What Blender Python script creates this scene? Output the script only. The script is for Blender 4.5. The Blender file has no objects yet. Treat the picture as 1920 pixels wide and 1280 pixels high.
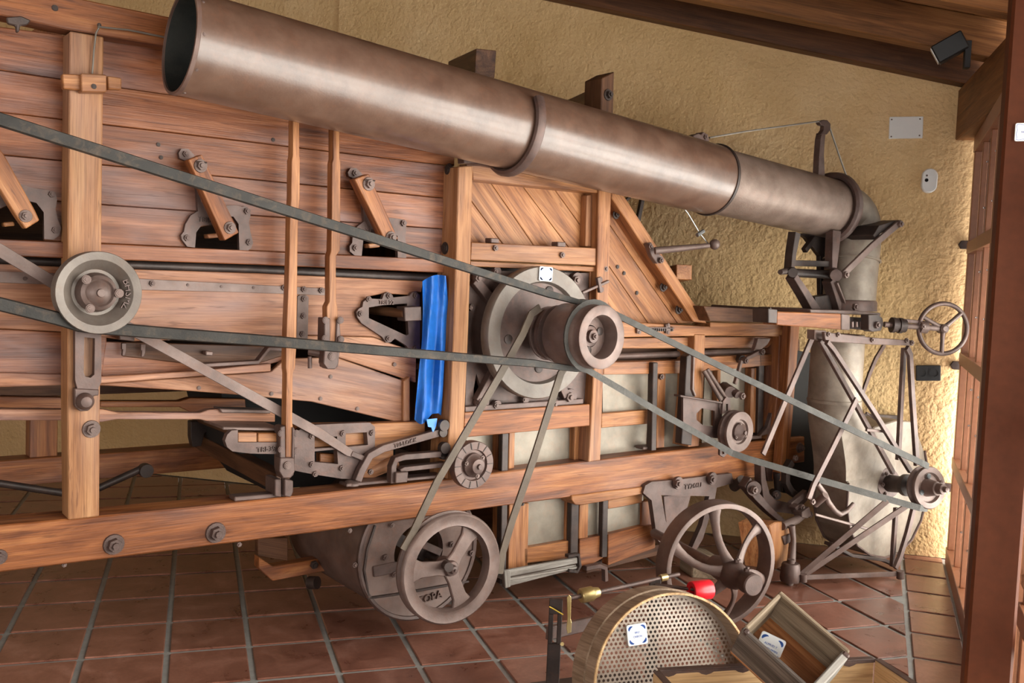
import bpy, bmesh, math, random
from mathutils import Vector as V, Matrix
random.seed(7)
C = bpy.context.scene
COL = C.collection
pi = math.pi
# ------------------------------------------------------------------ camera
F = 1809.50
RM = [[0.79907596, -0.59989768, 0.04000471], [-0.00579311, -0.0742174, -0.99722526], [0.60120217, 0.79662698, -0.06278061]]
CAM = V((0, -3.58, 1.6))
r0, r1, r2 = [V(r) for r in RM]
cam = bpy.data.cameras.new('camera'); co = bpy.data.objects.new('camera', cam); COL.objects.link(co)
cam.sensor_width = 36; cam.lens = F / 1920 * 36; cam.clip_end = 200; cam.clip_start = .05
m = Matrix.Identity(4)
for i in range(3):
    m[i][0] = r0[i]; m[i][1] = -r1[i]; m[i][2] = -r2[i]; m[i][3] = CAM[i]
co.matrix_world = m
C.camera = co
# ------------------------------------------------------------------ world, daylight, added rear fill, exposure
GD = V((.846, .534, 0)).normalized()          # along the glazed wall
GN = V((GD.y, -GD.x, 0))                      # out through the glass
GO = 3.513                                    # glazed wall: GN.p = GO
WD = V((.611, -.792, 0)).normalized()         # along the end wall, towards the glass
WN = V((-WD.y, WD.x, 0))                      # out through the end wall
WO = WN.dot(V((4.978, .404, 0)))
w = bpy.data.worlds.new('sky'); C.world = w; w.use_nodes = True
nt = w.node_tree; bg = nt.nodes['Background']
bg.inputs[0].default_value = (1, .98, .95, 1); bg.inputs[1].default_value = 1.2
def area(name, loc, direction, sx, sy, power, col=(1, 1, 1)):
    l = bpy.data.lights.new(name, 'AREA'); l.shape = 'RECTANGLE'; l.size = sx; l.size_y = sy
    l.energy = power; l.color = col
    o = bpy.data.objects.new(name, l); COL.objects.link(o)
    o.location = loc; o.rotation_euler = V(direction).to_track_quat('-Z', 'Z').to_euler()
    return o
def gpt(s, n, z): return GD * s + GN * n + V((0, 0, z))
area('daylight_glazing', gpt(1.2, GO + .6, 1.45), -GN, 6.8, 2.8, 760, (1, .965, .92))
area('fill_back', V((5.712, -.547, 2.0)) - WD * 1.9 - WN * 10.4, WN + V((0, 0, -.05)), 3.4, 3.0, 240, (1, .965, .92))  # added fill lamp behind the camera, not a known opening
C.view_settings.view_transform = 'Standard'; C.view_settings.look = 'None'
C.view_settings.exposure = 0.2; C.view_settings.gamma = 1
C.view_settings.use_curve_mapping = False
C.cycles.max_bounces = 8
# ------------------------------------------------------------------ materials
def nodes(name):
    mt = bpy.data.materials.new(name); mt.use_nodes = True
    n = mt.node_tree.nodes; l = mt.node_tree.links
    return mt, n, l, n['Principled BSDF']
def ramp(n, stops):
    r = n.new('ShaderNodeValToRGB'); e = r.color_ramp.elements
    while len(e) < len(stops): e.new(.5)
    for k, (p, c) in enumerate(stops):
        e[k].position = p; e[k].color = (*c, 1)
    return r
def noise(n, l, vec, scale, detail=4, rough=.55, dist=0):
    mp = n.new('ShaderNodeMapping'); mp.inputs['Scale'].default_value = scale if hasattr(scale, '__len__') else (scale,) * 3
    l.new(vec, mp.inputs[0])
    t = n.new('ShaderNodeTexNoise'); t.inputs['Scale'].default_value = 1; t.inputs['Detail'].default_value = detail
    t.inputs['Roughness'].default_value = rough; t.inputs['Distortion'].default_value = dist
    l.new(mp.outputs[0], t.inputs['Vector'])
    return t.outputs['Fac']
def mul(n, l, a, b, fac=1, mode='MULTIPLY'):
    x = n.new('ShaderNodeMix'); x.data_type = 'RGBA'; x.blend_type = mode
    for s, v in ((x.inputs[0], fac), (x.inputs[6], a), (x.inputs[7], b)):
        if isinstance(v, (int, float)): s.default_value = v
        elif isinstance(v, tuple): s.default_value = (*v, 1)
        else: l.new(v, s)
    return x.outputs[2]
def bump(n, l, b, h, strength, dist=.01):
    bp = n.new('ShaderNodeBump'); bp.inputs['Strength'].default_value = strength; bp.inputs['Distance'].default_value = dist
    l.new(h, bp.inputs['Height']); l.new(bp.outputs[0], b.inputs['Normal'])
def grain(n):
    a = n.new('ShaderNodeAttribute'); a.attribute_name = 'gr'; return a.outputs['Vector']
def vary(n, l, col, amt=.25, hue=.015):
    oi = n.new('ShaderNodeObjectInfo')
    mr = n.new('ShaderNodeMapRange'); mr.inputs[3].default_value = 1 - amt; mr.inputs[4].default_value = 1 + amt
    l.new(oi.outputs['Random'], mr.inputs[0])
    h = n.new('ShaderNodeHueSaturation'); l.new(mr.outputs[0], h.inputs['Value']); l.new(col, h.inputs['Color'])
    return h.outputs[0]
def wood(name, lo, mid, hi, rough=.45, amt=.12, stain=(.35, .22, .2), stain_amt=.6, wear=.0, coat=.0):
    mt, n, l, b = nodes(name)
    g = grain(n)
    a = noise(n, l, g, (1.3, 16, 16), 5, .6, 1.2)
    c = ramp(n, [(.32, lo), (.5, mid), (.68, hi)]); l.new(a, c.inputs[0])
    f = noise(n, l, g, (5, 190, 190), 3, .6)
    fr = ramp(n, [(.3, (.55, .5, .48)), (.55, (1, 1, 1))]); l.new(f, fr.inputs[0])
    col = mul(n, l, c.outputs[0], fr.outputs[0], .75)
    s = noise(n, l, g, (1.6, 5, 5), 5, .65, .8)
    sr = ramp(n, [(.52, (1, 1, 1)), (.72, stain)]); l.new(s, sr.inputs[0])
    col = mul(n, l, col, sr.outputs[0], stain_amt)
    if wear:
        q = noise(n, l, g, (.9, 4, 4), 4, .6, .4)
        qr = ramp(n, [(.5, (0, 0, 0)), (.7, (1, 1, 1))]); l.new(q, qr.inputs[0])
        qm = n.new('ShaderNodeMath'); qm.operation = 'MULTIPLY'; qm.inputs[1].default_value = wear; l.new(qr.outputs[0], qm.inputs[0])
        col = mul(n, l, col, (.27, .2, .2), qm.outputs[0], 'MIX')
        k = noise(n, l, g, (2.2, 30, 30), 3, .7, 1.5)
        kr = ramp(n, [(.60, (1, 1, 1)), (.68, (.3, .22, .2))]); l.new(k, kr.inputs[0])
        col = mul(n, l, col, kr.outputs[0], .55)
    col = vary(n, l, col, amt)
    l.new(col, b.inputs['Base Color'])
    b.inputs['Roughness'].default_value = rough
    b.inputs['Coat Weight'].default_value = coat; b.inputs['Coat Roughness'].default_value = .3
    b.inputs['Specular IOR Level'].default_value = .3
    bump(n, l, b, f, .35, .003)
    return mt
def metal(name, c1, c2, rust=(.2, .085, .045), rust_amt=.4, rough=.5, met=.35, bs=.25, coat=0):
    mt, n, l, b = nodes(name)
    g = grain(n)
    a = noise(n, l, g, 9, 5, .6)
    c = ramp(n, [(.35, c1), (.65, c2)]); l.new(a, c.inputs[0])
    r = noise(n, l, g, 22, 6, .7, .5)
    rr = ramp(n, [(.5, (0, 0, 0)), (.68, (1, 1, 1))]); l.new(r, rr.inputs[0])
    mx = n.new('ShaderNodeMath'); mx.operation = 'MULTIPLY'; mx.inputs[1].default_value = rust_amt
    l.new(rr.outputs[0], mx.inputs[0])
    col = mul(n, l, c.outputs[0], rust, mx.outputs[0], 'MIX')
    col = vary(n, l, col, .1)
    l.new(col, b.inputs['Base Color'])
    b.inputs['Roughness'].default_value = rough; b.inputs['Metallic'].default_value = met
    b.inputs['Coat Weight'].default_value = coat; b.inputs['Coat Roughness'].default_value = .22
    f = noise(n, l, g, 140, 3, .6)
    bump(n, l, b, f, bs, .002)
    return mt
def plain(name, col, rough=.5, met=0, var=.1):
    mt, n, l, b = nodes(name)
    b.inputs['Base Color'].default_value = (*col, 1); b.inputs['Roughness'].default_value = rough
    b.inputs['Metallic'].default_value = met
    a = noise(n, l, grain(n), 30, 3)
    c = ramp(n, [(.3, tuple(x * (1 - var) for x in col)), (.7, tuple(min(1, x * (1 + var)) for x in col))]); l.new(a, c.inputs[0])
    l.new(c.outputs[0], b.inputs['Base Color'])
    return mt
M = {}
M['board'] = wood('reddish_board_wood', (.085, .024, .009), (.2, .064, .024), (.32, .122, .054), .4, .15, (.42, .3, .3), .6, .5)
M['deck'] = wood('pale_reddish_wood', (.2, .075, .036), (.345, .148, .074), (.48, .24, .135), .48, .12, (.4, .35, .4), .55, .5)
M['honey'] = wood('honey_wood', (.15, .05, .016), (.31, .123, .044), (.44, .205, .086), .42, .1, (.5, .32, .25), .5, .22)
M['post'] = wood('light_post_wood', (.22, .088, .032), (.335, .15, .062), (.43, .22, .1), .5, .08, (.55, .45, .38), .5, .22)
M['beam'] = wood('orange_beam_wood', (.12, .036, .012), (.255, .084, .026), (.385, .152, .052), .45, .06, (.35, .25, .22), .6, .22)
M['pine'] = wood('pale_pine_wood', (.3, .16, .07), (.62, .4, .2), (.75, .54, .3), .55, .05, (.7, .6, .5), .3)
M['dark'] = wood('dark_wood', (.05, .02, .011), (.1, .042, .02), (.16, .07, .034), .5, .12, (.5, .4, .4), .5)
M['grey'] = wood('weathered_grey_wood', (.12, .1, .085), (.28, .25, .22), (.46, .43, .39), .8, .1, (.35, .3, .27), .7)
M['oldbox'] = wood('old_crate_wood', (.05, .04, .033), (.12, .095, .08), (.26, .21, .18), .8, .1, (.4, .32, .28), .6)
M['boxin'] = wood('crate_inner_wood', (.15, .105, .066), (.27, .2, .133), (.38, .3, .21), .65, .1, (.4, .32, .25), .6)
M['roof'] = wood('roof_wood', (.13, .05, .014), (.23, .093, .027), (.32, .14, .046), .55, .1, (.5, .4, .3), .5)
M['roofshade'] = wood('shaded_roof_wood', (.06, .022, .008), (.11, .042, .014), (.15, .06, .022), .55, .06, (.5, .4, .3), .5)  # roof wood with shade darkened into its colour
M['iron'] = metal('brown_cast_iron', (.07, .041, .034), (.128, .082, .07), (.17, .075, .05), .35, .5, .3)
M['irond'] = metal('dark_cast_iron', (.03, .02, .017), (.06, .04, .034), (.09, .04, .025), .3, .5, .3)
M['irong'] = metal('grey_iron', (.105, .067, .056), (.18, .122, .104), (.15, .07, .048), .4, .5, .3)
M['steel'] = metal('worn_grey_steel', (.135, .105, .087), (.2, .163, .137), (.18, .115, .08), .35, .48, .2)
M['sheet'] = metal('zinc_sheet', (.165, .132, .1), (.235, .195, .15), (.24, .15, .1), .4, .42, .3, .1)
M['drumsheet'] = metal('brown_sheet', (.11, .064, .05), (.175, .112, .092), (.2, .09, .06), .4, .5, .25)
M['duct'] = metal('grey_brown_duct', (.155, .117, .088), (.25, .2, .155), (.17, .1, .065), .4, .5, .2, .2)
M['pipe'] = metal('brown_painted_pipe', (.085, .043, .028), (.135, .076, .052), (.16, .07, .04), .35, .4, .05, .15, .6)
M['pipe2'] = metal('dull_brown_pipe', (.14, .092, .07), (.215, .15, .12), (.2, .11, .08), .35, .45, .3, .5)
M['pipein'] = metal('pipe_inside_shade', (.018, .02, .018), (.035, .035, .03), (.06, .05, .04), .3, .6, .2)  # shade inside the pipe is put into this dark colour
M['belt'] = metal('grey_belt_rubber', (.016, .013, .01), (.034, .029, .024), (.14, .085, .05), .45, .7, 0, .5)
M['beltb'] = metal('brown_belt', (.06, .04, .026), (.1, .07, .046), (.1, .07, .05), .4, .65, 0, .4)
M['beltg'] = metal('frayed_grey_belt', (.036, .031, .026), (.072, .064, .055), (.1, .09, .08), .5, .75, 0, .8)
M['brass'] = metal('brass', (.5, .36, .14), (.65, .5, .25), (.2, .13, .06), .3, .35, .8)
M['wire'] = plain('wire_steel', (.2, .17, .14), .5, .4)
M['zincwire'] = plain('zinc_wire', (.25, .25, .25), .35, .8)
M['white'] = plain('white_plastic', (.8, .8, .79), .35, 0, .01)
M['tile'] = plain('white_glazed_tile', (.9, .92, .93), .15, 0, .01)
M['blue'] = plain('blue_print', (.06, .16, .55), .3)
M['black'] = plain('black_plastic', (.012, .012, .013), .55)
M['red'] = plain('red_paint', (.62, .012, .022), .3)
M['yellow'] = plain('yellow_wire', (.75, .5, .05), .5)
M['tarp'] = plain('blue_tarpaulin', (.03, .23, .76), .38)
M['postpaint'] = plain('brown_painted_steel', (.095, .026, .01), .6)
M['postpaint'].node_tree.nodes['Principled BSDF'].inputs['Specular IOR Level'].default_value = .15
M['frame'] = plain('brown_window_frame', (.3, .115, .055), .4)
M['screw'] = plain('screw_steel', (.6, .58, .55), .25, .9)
M['ironshade'] = plain('shade_black_iron', (.012, .01, .009), .8)  # iron darkened to near black to paint interior shade
M['lens'] = plain('sensor_lens', (.01, .01, .01), .1)
M['sieveplate'] = metal('perforated_steel', (.34, .28, .23), (.45, .38, .32), (.3, .17, .12), .35, .45, .4)
M['hoop'] = wood('bent_hoop_wood', (.2, .135, .085), (.31, .22, .15), (.42, .31, .22), .6, .05, (.5, .4, .35), .5)
def stucco():
    mt, n, l, b = nodes('ochre_stucco')
    tc = n.new('ShaderNodeTexCoord').outputs['Object']
    a = noise(n, l, tc, 1.1, 5, .6)
    c = ramp(n, [(.3, (.61, .4, .18)), (.55, (.72, .49, .25)), (.75, (.8, .595, .35))]); l.new(a, c.inputs[0])
    f = noise(n, l, tc, 42, 2, .5, 0)
    g2 = noise(n, l, tc, 13, 2, .5)
    ad = n.new('ShaderNodeMath'); ad.operation = 'MULTIPLY_ADD'; ad.inputs[1].default_value = 1.2
    l.new(g2, ad.inputs[0]); l.new(f, ad.inputs[2])
    l.new(c.outputs[0], b.inputs['Base Color']); b.inputs['Roughness'].default_value = .9
    bump(n, l, b, ad.outputs[0], 1, .012)
    return mt
M['stucco'] = stucco()
def tilemat():
    mt, n, l, b = nodes('terracotta_tile')
    g = grain(n)
    a = noise(n, l, g, 6, 5, .6, .6)
    c = ramp(n, [(.3, (.15, .057, .037)), (.55, (.245, .104, .07)), (.75, (.34, .165, .12))]); l.new(a, c.inputs[0])
    f = noise(n, l, g, 60, 4, .7)
    fr = ramp(n, [(.35, (.75, .7, .7)), (.6, (1, 1, 1))]); l.new(f, fr.inputs[0])
    col = vary(n, l, mul(n, l, c.outputs[0], fr.outputs[0], .6), .14)
    l.new(col, b.inputs['Base Color'])
    rr = n.new('ShaderNodeMapRange'); rr.inputs[3].default_value = .2; rr.inputs[4].default_value = .4
    l.new(a, rr.inputs[0]); l.new(rr.outputs[0], b.inputs['Roughness'])
    bump(n, l, b, a, .25, .006)
    return mt
M['terra'] = tilemat()
M['grout'] = plain('grey_grout', (.3, .29, .27), .8)
def glass():
    mt, n, l, b = nodes('window_glass')
    t = n.new('ShaderNodeBsdfTransparent'); t.inputs[0].default_value = (.94, .96, .95, 1)
    gl = n.new('ShaderNodeBsdfGlossy'); gl.inputs['Roughness'].default_value = .02
    fr = n.new('ShaderNodeFresnel'); fr.inputs[0].default_value = 1.45
    mx = n.new('ShaderNodeMixShader'); l.new(fr.outputs[0], mx.inputs[0]); l.new(t.outputs[0], mx.inputs[1]); l.new(gl.outputs[0], mx.inputs[2])
    l.new(mx.outputs[0], n['Material Output'].inputs[0])
    return mt
M['glass'] = glass()
# ------------------------------------------------------------------ helpers
WL = {}                                                             # world location of every object used as a parent
def ray(x, y): return r0 * ((x - 960) / F) + r1 * ((y - 640) / F) + r2
def P(x, y, Y):                                                     # the point of the plane Y that stands at a measured spot
    d = ray(x, y); return CAM + d * ((Y - CAM.y) / d.y)
def PW(x, y, off=0):                                                # a point on (off in front of) the end wall
    d = ray(x, y); return CAM + d * ((WO - off - WN.dot(CAM)) / WN.dot(d))
def PD(x, y, dist): return CAM + ray(x, y) * dist                   # at a distance along the view axis
def pxm(x, y, Y): return (P(x, y, Y) - CAM).dot(r2) / F            # metres per pixel there
def finish(o, mat, par, label=None):
    if mat is not None:
        o.data.materials.clear(); o.data.materials.append(M[mat])
    COL.objects.link(o)
    if par is not None:
        o.parent = par
        o.location = WL[o.name] - WL[par.name]
    else: o.location = WL[o.name]
    if label: o['label'] = label
    return o
def grattr(me, g=None):
    vs = [v.co for v in me.vertices]
    if g is None:
        d = [max(v[i] for v in vs) - min(v[i] for v in vs) for i in range(3)]
        k = d.index(max(d)); g = V([1.0 if i == k else 0.0 for i in range(3)])
    g = V(g).normalized()
    h = g.orthogonal().normalized(); k = g.cross(h)
    off = V((random.uniform(0, 40), random.uniform(0, 40), random.uniform(0, 40)))
    at = me.attributes.new('gr', 'FLOAT_VECTOR', 'POINT')
    flat = []
    for v in vs: flat += [v.dot(g) + off.x, v.dot(h) + off.y, v.dot(k) + off.z]
    at.data.foreach_set('vector', flat)
def emit(name, bm, mat, par=None, g=None, label=None, smooth=False):
    bmesh.ops.recalc_face_normals(bm, faces=bm.faces[:])
    me = bpy.data.meshes.new(name)
    lo = V((min(v.co[i] for v in bm.verts) for i in range(3))); hi = V((max(v.co[i] for v in bm.verts) for i in range(3)))
    c = (lo + hi) / 2
    bmesh.ops.translate(bm, verts=bm.verts[:], vec=-c)
    bm.to_mesh(me); bm.free()
    grattr(me, g)
    if smooth:
        me.shade_smooth(); me.set_sharp_from_angle(angle=math.radians(38))
    o = bpy.data.objects.new(name, me); WL[o.name] = c
    return finish(o, mat, par, label)
def thing(name, loc, label, cat, group=None):
    o = bpy.data.objects.new(name, None); o.empty_display_size = .1
    WL[o.name] = V(loc); o['label'] = label; o['category'] = cat
    if group: o['group'] = group
    return finish(o, None, None)
def tag(o, label, cat, group=None):
    o['label'] = label; o['category'] = cat
    if group: o['group'] = group
    return o
def struct(o): o['kind'] = 'structure'; return o
def longest(pts):
    best = None
    for a, b in zip(pts, pts[1:] + pts[:1]):
        if best is None or (b - a).length > best.length: best = b - a
    return best
def solid(name, front, vec, mat, par, g=None, bev=.003, label=None, smooth=False):   # a face swept along vec
    bm = bmesh.new()
    a = [bm.verts.new(p) for p in front]; b = [bm.verts.new(p + vec) for p in front]
    n = len(a)
    bm.faces.new(a); bm.faces.new(b[::-1])
    for i in range(n): bm.faces.new((a[i], b[i], b[(i + 1) % n], a[(i + 1) % n]))
    bmesh.ops.recalc_face_normals(bm, faces=bm.faces[:])
    if bev: bmesh.ops.bevel(bm, geom=bm.edges[:], offset=bev, segments=1, affect='EDGES', clamp_overlap=True)
    return emit(name, bm, mat, par, g if g is not None else longest(front), label, smooth)
def pr(name, pts, Y, th, mat, par, g=None, bev=.003, label=None):
    return solid(name, [P(x, y, Y) for x, y in pts], V((0, th, 0)), mat, par, g, bev, label)
def holed(name, outer, holes, Y, th, mat, par, label=None, g=None):   # a plate with openings
    bm = bmesh.new(); es = []
    for loop in [outer] + holes:
        vs = [bm.verts.new(P(x, y, Y)) for x, y in loop]
        for i in range(len(vs)): es.append(bm.edges.new((vs[i], vs[(i + 1) % len(vs)])))
    bmesh.ops.triangle_fill(bm, use_beauty=True, use_dissolve=False, edges=es, normal=V((0, -1, 0)))
    r = bmesh.ops.extrude_face_region(bm, geom=bm.faces[:], use_keep_orig=True)
    bmesh.ops.translate(bm, verts=[v for v in r['geom'] if isinstance(v, bmesh.types.BMVert)], vec=V((0, th, 0)))
    return emit(name, bm, mat, par, g, label)
def strip(name, pts, wpx, Y, th, mat, par, bev=.002, label=None):      # a flat bar along a measured polyline in the plane Y
    q = [P(x, y, Y) for x, y in pts]
    ws = wpx if hasattr(wpx, '__len__') else [wpx] * len(pts)
    L, R_ = [], []
    for i, p in enumerate(q):
        d = (q[min(i + 1, len(q) - 1)] - q[max(i - 1, 0)]); d.y = 0; d.normalize()
        s = V((-d.z, 0, d.x)); h = ws[i] * pxm(*pts[i], Y) / 2
        L.append(p + s * h); R_.append(p - s * h)
    return solid(name, L + R_[::-1], V((0, th, 0)), mat, par, q[-1] - q[0], bev, label)
def box3(name, a, b, side, w, t, mat, par, bev=.003, label=None):      # a bar from a to b, w wide along side, t thick across
    a, b = V(a), V(b); d = (b - a).normalized(); s = V(side); s = (s - d * s.dot(d)).normalized(); u = d.cross(s)
    f = [a + s * i * w / 2 + u * j * t / 2 for i, j in ((-1, -1), (1, -1), (1, 1), (-1, 1))]
    return solid(name, f, b - a, mat, par, d, bev, label)
def boxo(name, o, ex, ey, ez, mat, par, bev=.003, g=None, label=None):  # a box from corner o with three edge vectors
    o = V(o); ex, ey, ez = V(ex), V(ey), V(ez)
    return solid(name, [o, o + ex, o + ex + ez, o + ez], ey, mat, par, g or max((ex, ey, ez), key=lambda v: v.length), bev, label)
def frames(pts):
    out = []; up = None
    for i, p in enumerate(pts):
        d = (pts[min(i + 1, len(pts) - 1)] - pts[max(i - 1, 0)]).normalized()
        if up is None: up = V((0, 0, 1)) if abs(d.z) < .9 else V((0, 1, 0))
        s = d.cross(up).normalized(); up = s.cross(d).normalized()
        out.append((p, s, up))
    return out
def sweep(name, pts, prof, mat, par, closed=False, smooth=True, label=None, caps=True):   # prof: function (i) -> list of (s, u)
    bm = bmesh.new(); rings = []
    if closed:
        fr = []
        n = len(pts)
        for i, p in enumerate(pts):
            d = (pts[(i + 1) % n] - pts[i - 1]).normalized()
            s = V((0, 1, 0)); u = d.cross(s).normalized(); fr.append((p, s, u))
    else: fr = frames(pts)
    for i, (p, s, u) in enumerate(fr): rings.append([bm.verts.new(p + s * a + u * b) for a, b in prof(i)])
    k = len(rings[0]); n = len(rings)
    for i in range(n if closed else n - 1):
        A, B = rings[i], rings[(i + 1) % n]
        for j in range(k): bm.faces.new((A[j], A[(j + 1) % k], B[(j + 1) % k], B[j]))
    if not closed and caps: bm.faces.new(rings[0][::-1]); bm.faces.new(rings[-1])
    return emit(name, bm, mat, par, pts[len(pts) // 2] - pts[0] if not closed else None, label, smooth)
def circ(r, n=10): return [(r * math.cos(2 * pi * k / n), r * math.sin(2 * pi * k / n)) for k in range(n)]
def tube(name, pts, r, mat, par, n=10, label=None):
    rs = r if hasattr(r, '__len__') else [r] * len(pts)
    return sweep(name, [V(p) for p in pts], lambda i: circ(rs[i], n), mat, par, label=label)
def tp(name, pts, rpx, mat, par, n=10, label=None):                  # round bar through measured points (x, y, Y)
    rs = rpx if hasattr(rpx, '__len__') else [rpx] * len(pts)
    return tube(name, [P(*p) for p in pts], [r * pxm(*p) for r, p in zip(rs, pts)], mat, par, n, label)
def lathe(name, c, ax, prof, mat, par, n=36, closed=True, label=None):  # prof: list of (along, radius) turned about ax
    c, ax = V(c), V(ax).normalized(); s = ax.orthogonal().normalized(); u = ax.cross(s)
    bm = bmesh.new(); rings = []
    for d, r in prof:
        if r < 1e-6: rings.append([bm.verts.new(c + ax * d)])
        else: rings.append([bm.verts.new(c + ax * d + (s * math.cos(2 * pi * k / n) + u * math.sin(2 * pi * k / n)) * r) for k in range(n)])
    seq = list(zip(rings, rings[1:])) + ([(rings[-1], rings[0])] if closed else [])
    for A, B in seq:
        for k in range(n):
            f = [A[k % len(A)], A[(k + 1) % len(A)], B[(k + 1) % len(B)], B[k % len(B)]]
            f = list(dict.fromkeys(f))
            if len(f) > 2: bm.faces.new(f)
    return emit(name, bm, mat, par, ax, label, True)
def disc(name, c, ax, r, t, mat, par, n=24, label=None): return lathe(name, c, ax, [(0, 0), (0, r * .94), (t * .3, r), (t * .85, r), (t, r * .96), (t, 0)], mat, par, n, False, label)
BM_ = {}
def bolt_mesh(mat, kind):
    if (mat, kind) in BM_: return BM_[(mat, kind)]
    bm = bmesh.new()
    def pr_(r, z0, z1, n, rot=0):
        a = [bm.verts.new((r * math.cos(2 * pi * k / n + rot), -z0, r * math.sin(2 * pi * k / n + rot))) for k in range(n)]
        b = [bm.verts.new((r * .94 * math.cos(2 * pi * k / n + rot), -z1, r * .94 * math.sin(2 * pi * k / n + rot))) for k in range(n)]
        bm.faces.new(b)
        for k in range(n): bm.faces.new((a[k], a[(k + 1) % n], b[(k + 1) % n], b[k]))
    if kind == 'hex': pr_(1, 0, .2, 16); pr_(.66, .2, .75, 6, .3); pr_(.34, .75, 1.05, 8)
    elif kind == 'nut': pr_(1, 0, .7, 6, .2); pr_(.5, .7, 1.15, 8)
    else: pr_(1, 0, .25, 12); pr_(.75, .25, .42, 12); pr_(.4, .42, .5, 12)
    bmesh.ops.recalc_face_normals(bm, faces=bm.faces[:])
    me = bpy.data.meshes.new('bolt'); bm.to_mesh(me); bm.free(); grattr(me, (0, 1, 0))
    me.materials.append(M[mat]); BM_[(mat, kind)] = me
    return me
def bolt(par, x, y, Y, rpx, mat='iron', kind='hex', name='bolt', at=None, ax=None):
    o = bpy.data.objects.new(name, bolt_mesh(mat, kind))
    p = V(at) if at is not None else P(x, y, Y)
    s = rpx if at is not None else rpx * pxm(x, y, Y)
    WL[o.name] = p; o.scale = (s, s, s)
    if ax is not None: o.rotation_euler = V(ax).to_track_quat('-Y', 'Z').to_euler()
    return finish(o, None, par)
def bolts(par, lst, Y, rpx, mat='iron', kind='hex', name='bolt'):
    for x, y in lst: bolt(par, x, y, Y, rpx, mat, kind, name)
def text(name, s, c, right, up, h, mat, par, ext=.002, label=None, fit=None):   # lettering, its middle at c
    cu = bpy.data.curves.new('t', 'FONT'); cu.body = s; cu.size = h; cu.extrude = ext; cu.align_x = 'CENTER'; cu.align_y = 'CENTER'
    cu.resolution_u = 2
    to = bpy.data.objects.new('t', cu); COL.objects.link(to)
    dg = bpy.context.evaluated_depsgraph_get()
    me = bpy.data.meshes.new_from_object(to.evaluated_get(dg))
    bpy.data.objects.remove(to); bpy.data.curves.remove(cu)
    right = V(right).normalized(); up = V(up); up = (up - right * up.dot(right)).normalized(); n = right.cross(up)
    mt = Matrix((right, up, n)).transposed().to_4x4()
    if fit:
        wd = max(v.co.x for v in me.vertices) - min(v.co.x for v in me.vertices); mt = mt @ Matrix.Scale(fit / wd, 4, (1, 0, 0))
    me.transform(mt)
    bm = bmesh.new(); bm.from_mesh(me); bpy.data.meshes.remove(me)
    bmesh.ops.translate(bm, verts=bm.verts[:], vec=V(c))
    o = emit(name, bm, mat, par, right, label)
    return o
def ln(x0, y0, x1, y1): return lambda x: y0 + (y1 - y0) * (x - x0) / (x1 - x0)
def arcpx(cx, cy, rx, ry, a0, a1, n): return [(cx + rx * math.cos(math.radians(a0 + (a1 - a0) * k / n)), cy - ry * math.sin(math.radians(a0 + (a1 - a0) * k / n))) for k in range(n + 1)]
# ------------------------------------------------------------------ room shell
KC = V((5.712, -.547, 0))                                            # room corner by the glass
ZR = lambda s: 2.84 + .234 * s                                       # underside of the rafters, s metres from the glass
def wp(t, off, z): return KC - WD * t - WN * off + V((0, 0, z))      # t along the end wall from the corner, off into the room
RL, RD = 8.2, 10.2
def clip(poly, n, d):                                               # keep n.p <= d
    out = []
    for a, b in zip(poly, poly[1:] + poly[:1]):
        da, db = n.dot(a) - d, n.dot(b) - d
        if da <= 0: out.append(a)
        if da * db < 0: out.append(a + (b - a) * (da / (da - db)))
    return out
fl = solid('floor', [wp(-.15, -.15, -.16), wp(RL, -.15, -.16), wp(RL, RD, -.16), wp(-.15, RD, -.16)], V((0, 0, .152)), 'grout', None, None, 0); struct(fl)
TT = V((.323, .947, 0)).normalized(); TN = V((TT.y, -TT.x, 0))
def inview(p):
    d = p - CAM; z = d.dot(r2)
    if z < .4: return False
    x, y = 960 + F * d.dot(r0) / z, 640 + F * d.dot(r1) / z
    return -260 < x < 2150 and y < 1560
cnt = 0
def lay(poly):
    global cnt
    if len(poly) < 3: return
    c = sum(poly, V()) / len(poly)
    ar = abs(sum((a.x * b.y - a.y * b.x) for a, b in zip(poly, poly[1:] + poly[:1]))) / 2
    if ar < .004 or not inview(c): return
    z = -.009; h = .009 + random.uniform(-.0015, .0015)
    solid('tile', [V((p.x, p.y, z)) for p in poly], V((0, 0, h)), 'terra', fl, TT, .004); cnt += 1
JG = 3.252
for i in range(-16, 22):
    for j in range(-20, 20):
        a, b = .738 + .3305 * i + .012, .738 + .3305 * (i + 1) - .012
        e, f = .412 + .3613 * j + .012, .412 + .3613 * (j + 1) - .012
        q = [TN * x + TT * y for x, y in ((a, e), (b, e), (b, f), (a, f))]
        if min(GN.dot(p) for p in q) > JG - .02 or min(WN.dot(p) for p in q) > WO: continue
        lay(clip(clip(q, GN, JG - .012), WN, WO - .004))
for k in range(-20, 4):
    a, b = 3.72 + .347 * k + .012, 3.72 + .347 * (k + 1) - .012
    lay(clip([GD * s + GN * x for s, x in ((a, JG + .012), (b, JG + .012), (b, GO - .03), (a, GO - .03))], WN, WO - .004))
print('tiles', cnt)
def wallpoly(name, pts, vec, mat): return struct(solid(name, pts, vec, mat, None, None, 0))
TS = 4.20                                                            # where the plaster changes
wallpoly('wall_end', [wp(-.12, 0, 0), wp(TS, 0, 0), wp(TS, 0, ZR(TS) + .3), wp(-.12, 0, ZR(0) + .3)], WN * .2, 'stucco')
wallpoly('wall_end_left', [wp(TS, -.03, 0), wp(RL, -.03, 0), wp(RL, -.03, ZR(RL) + .3), wp(TS, -.03, ZR(TS) + .3)], WN * .2, 'stucco')
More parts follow.
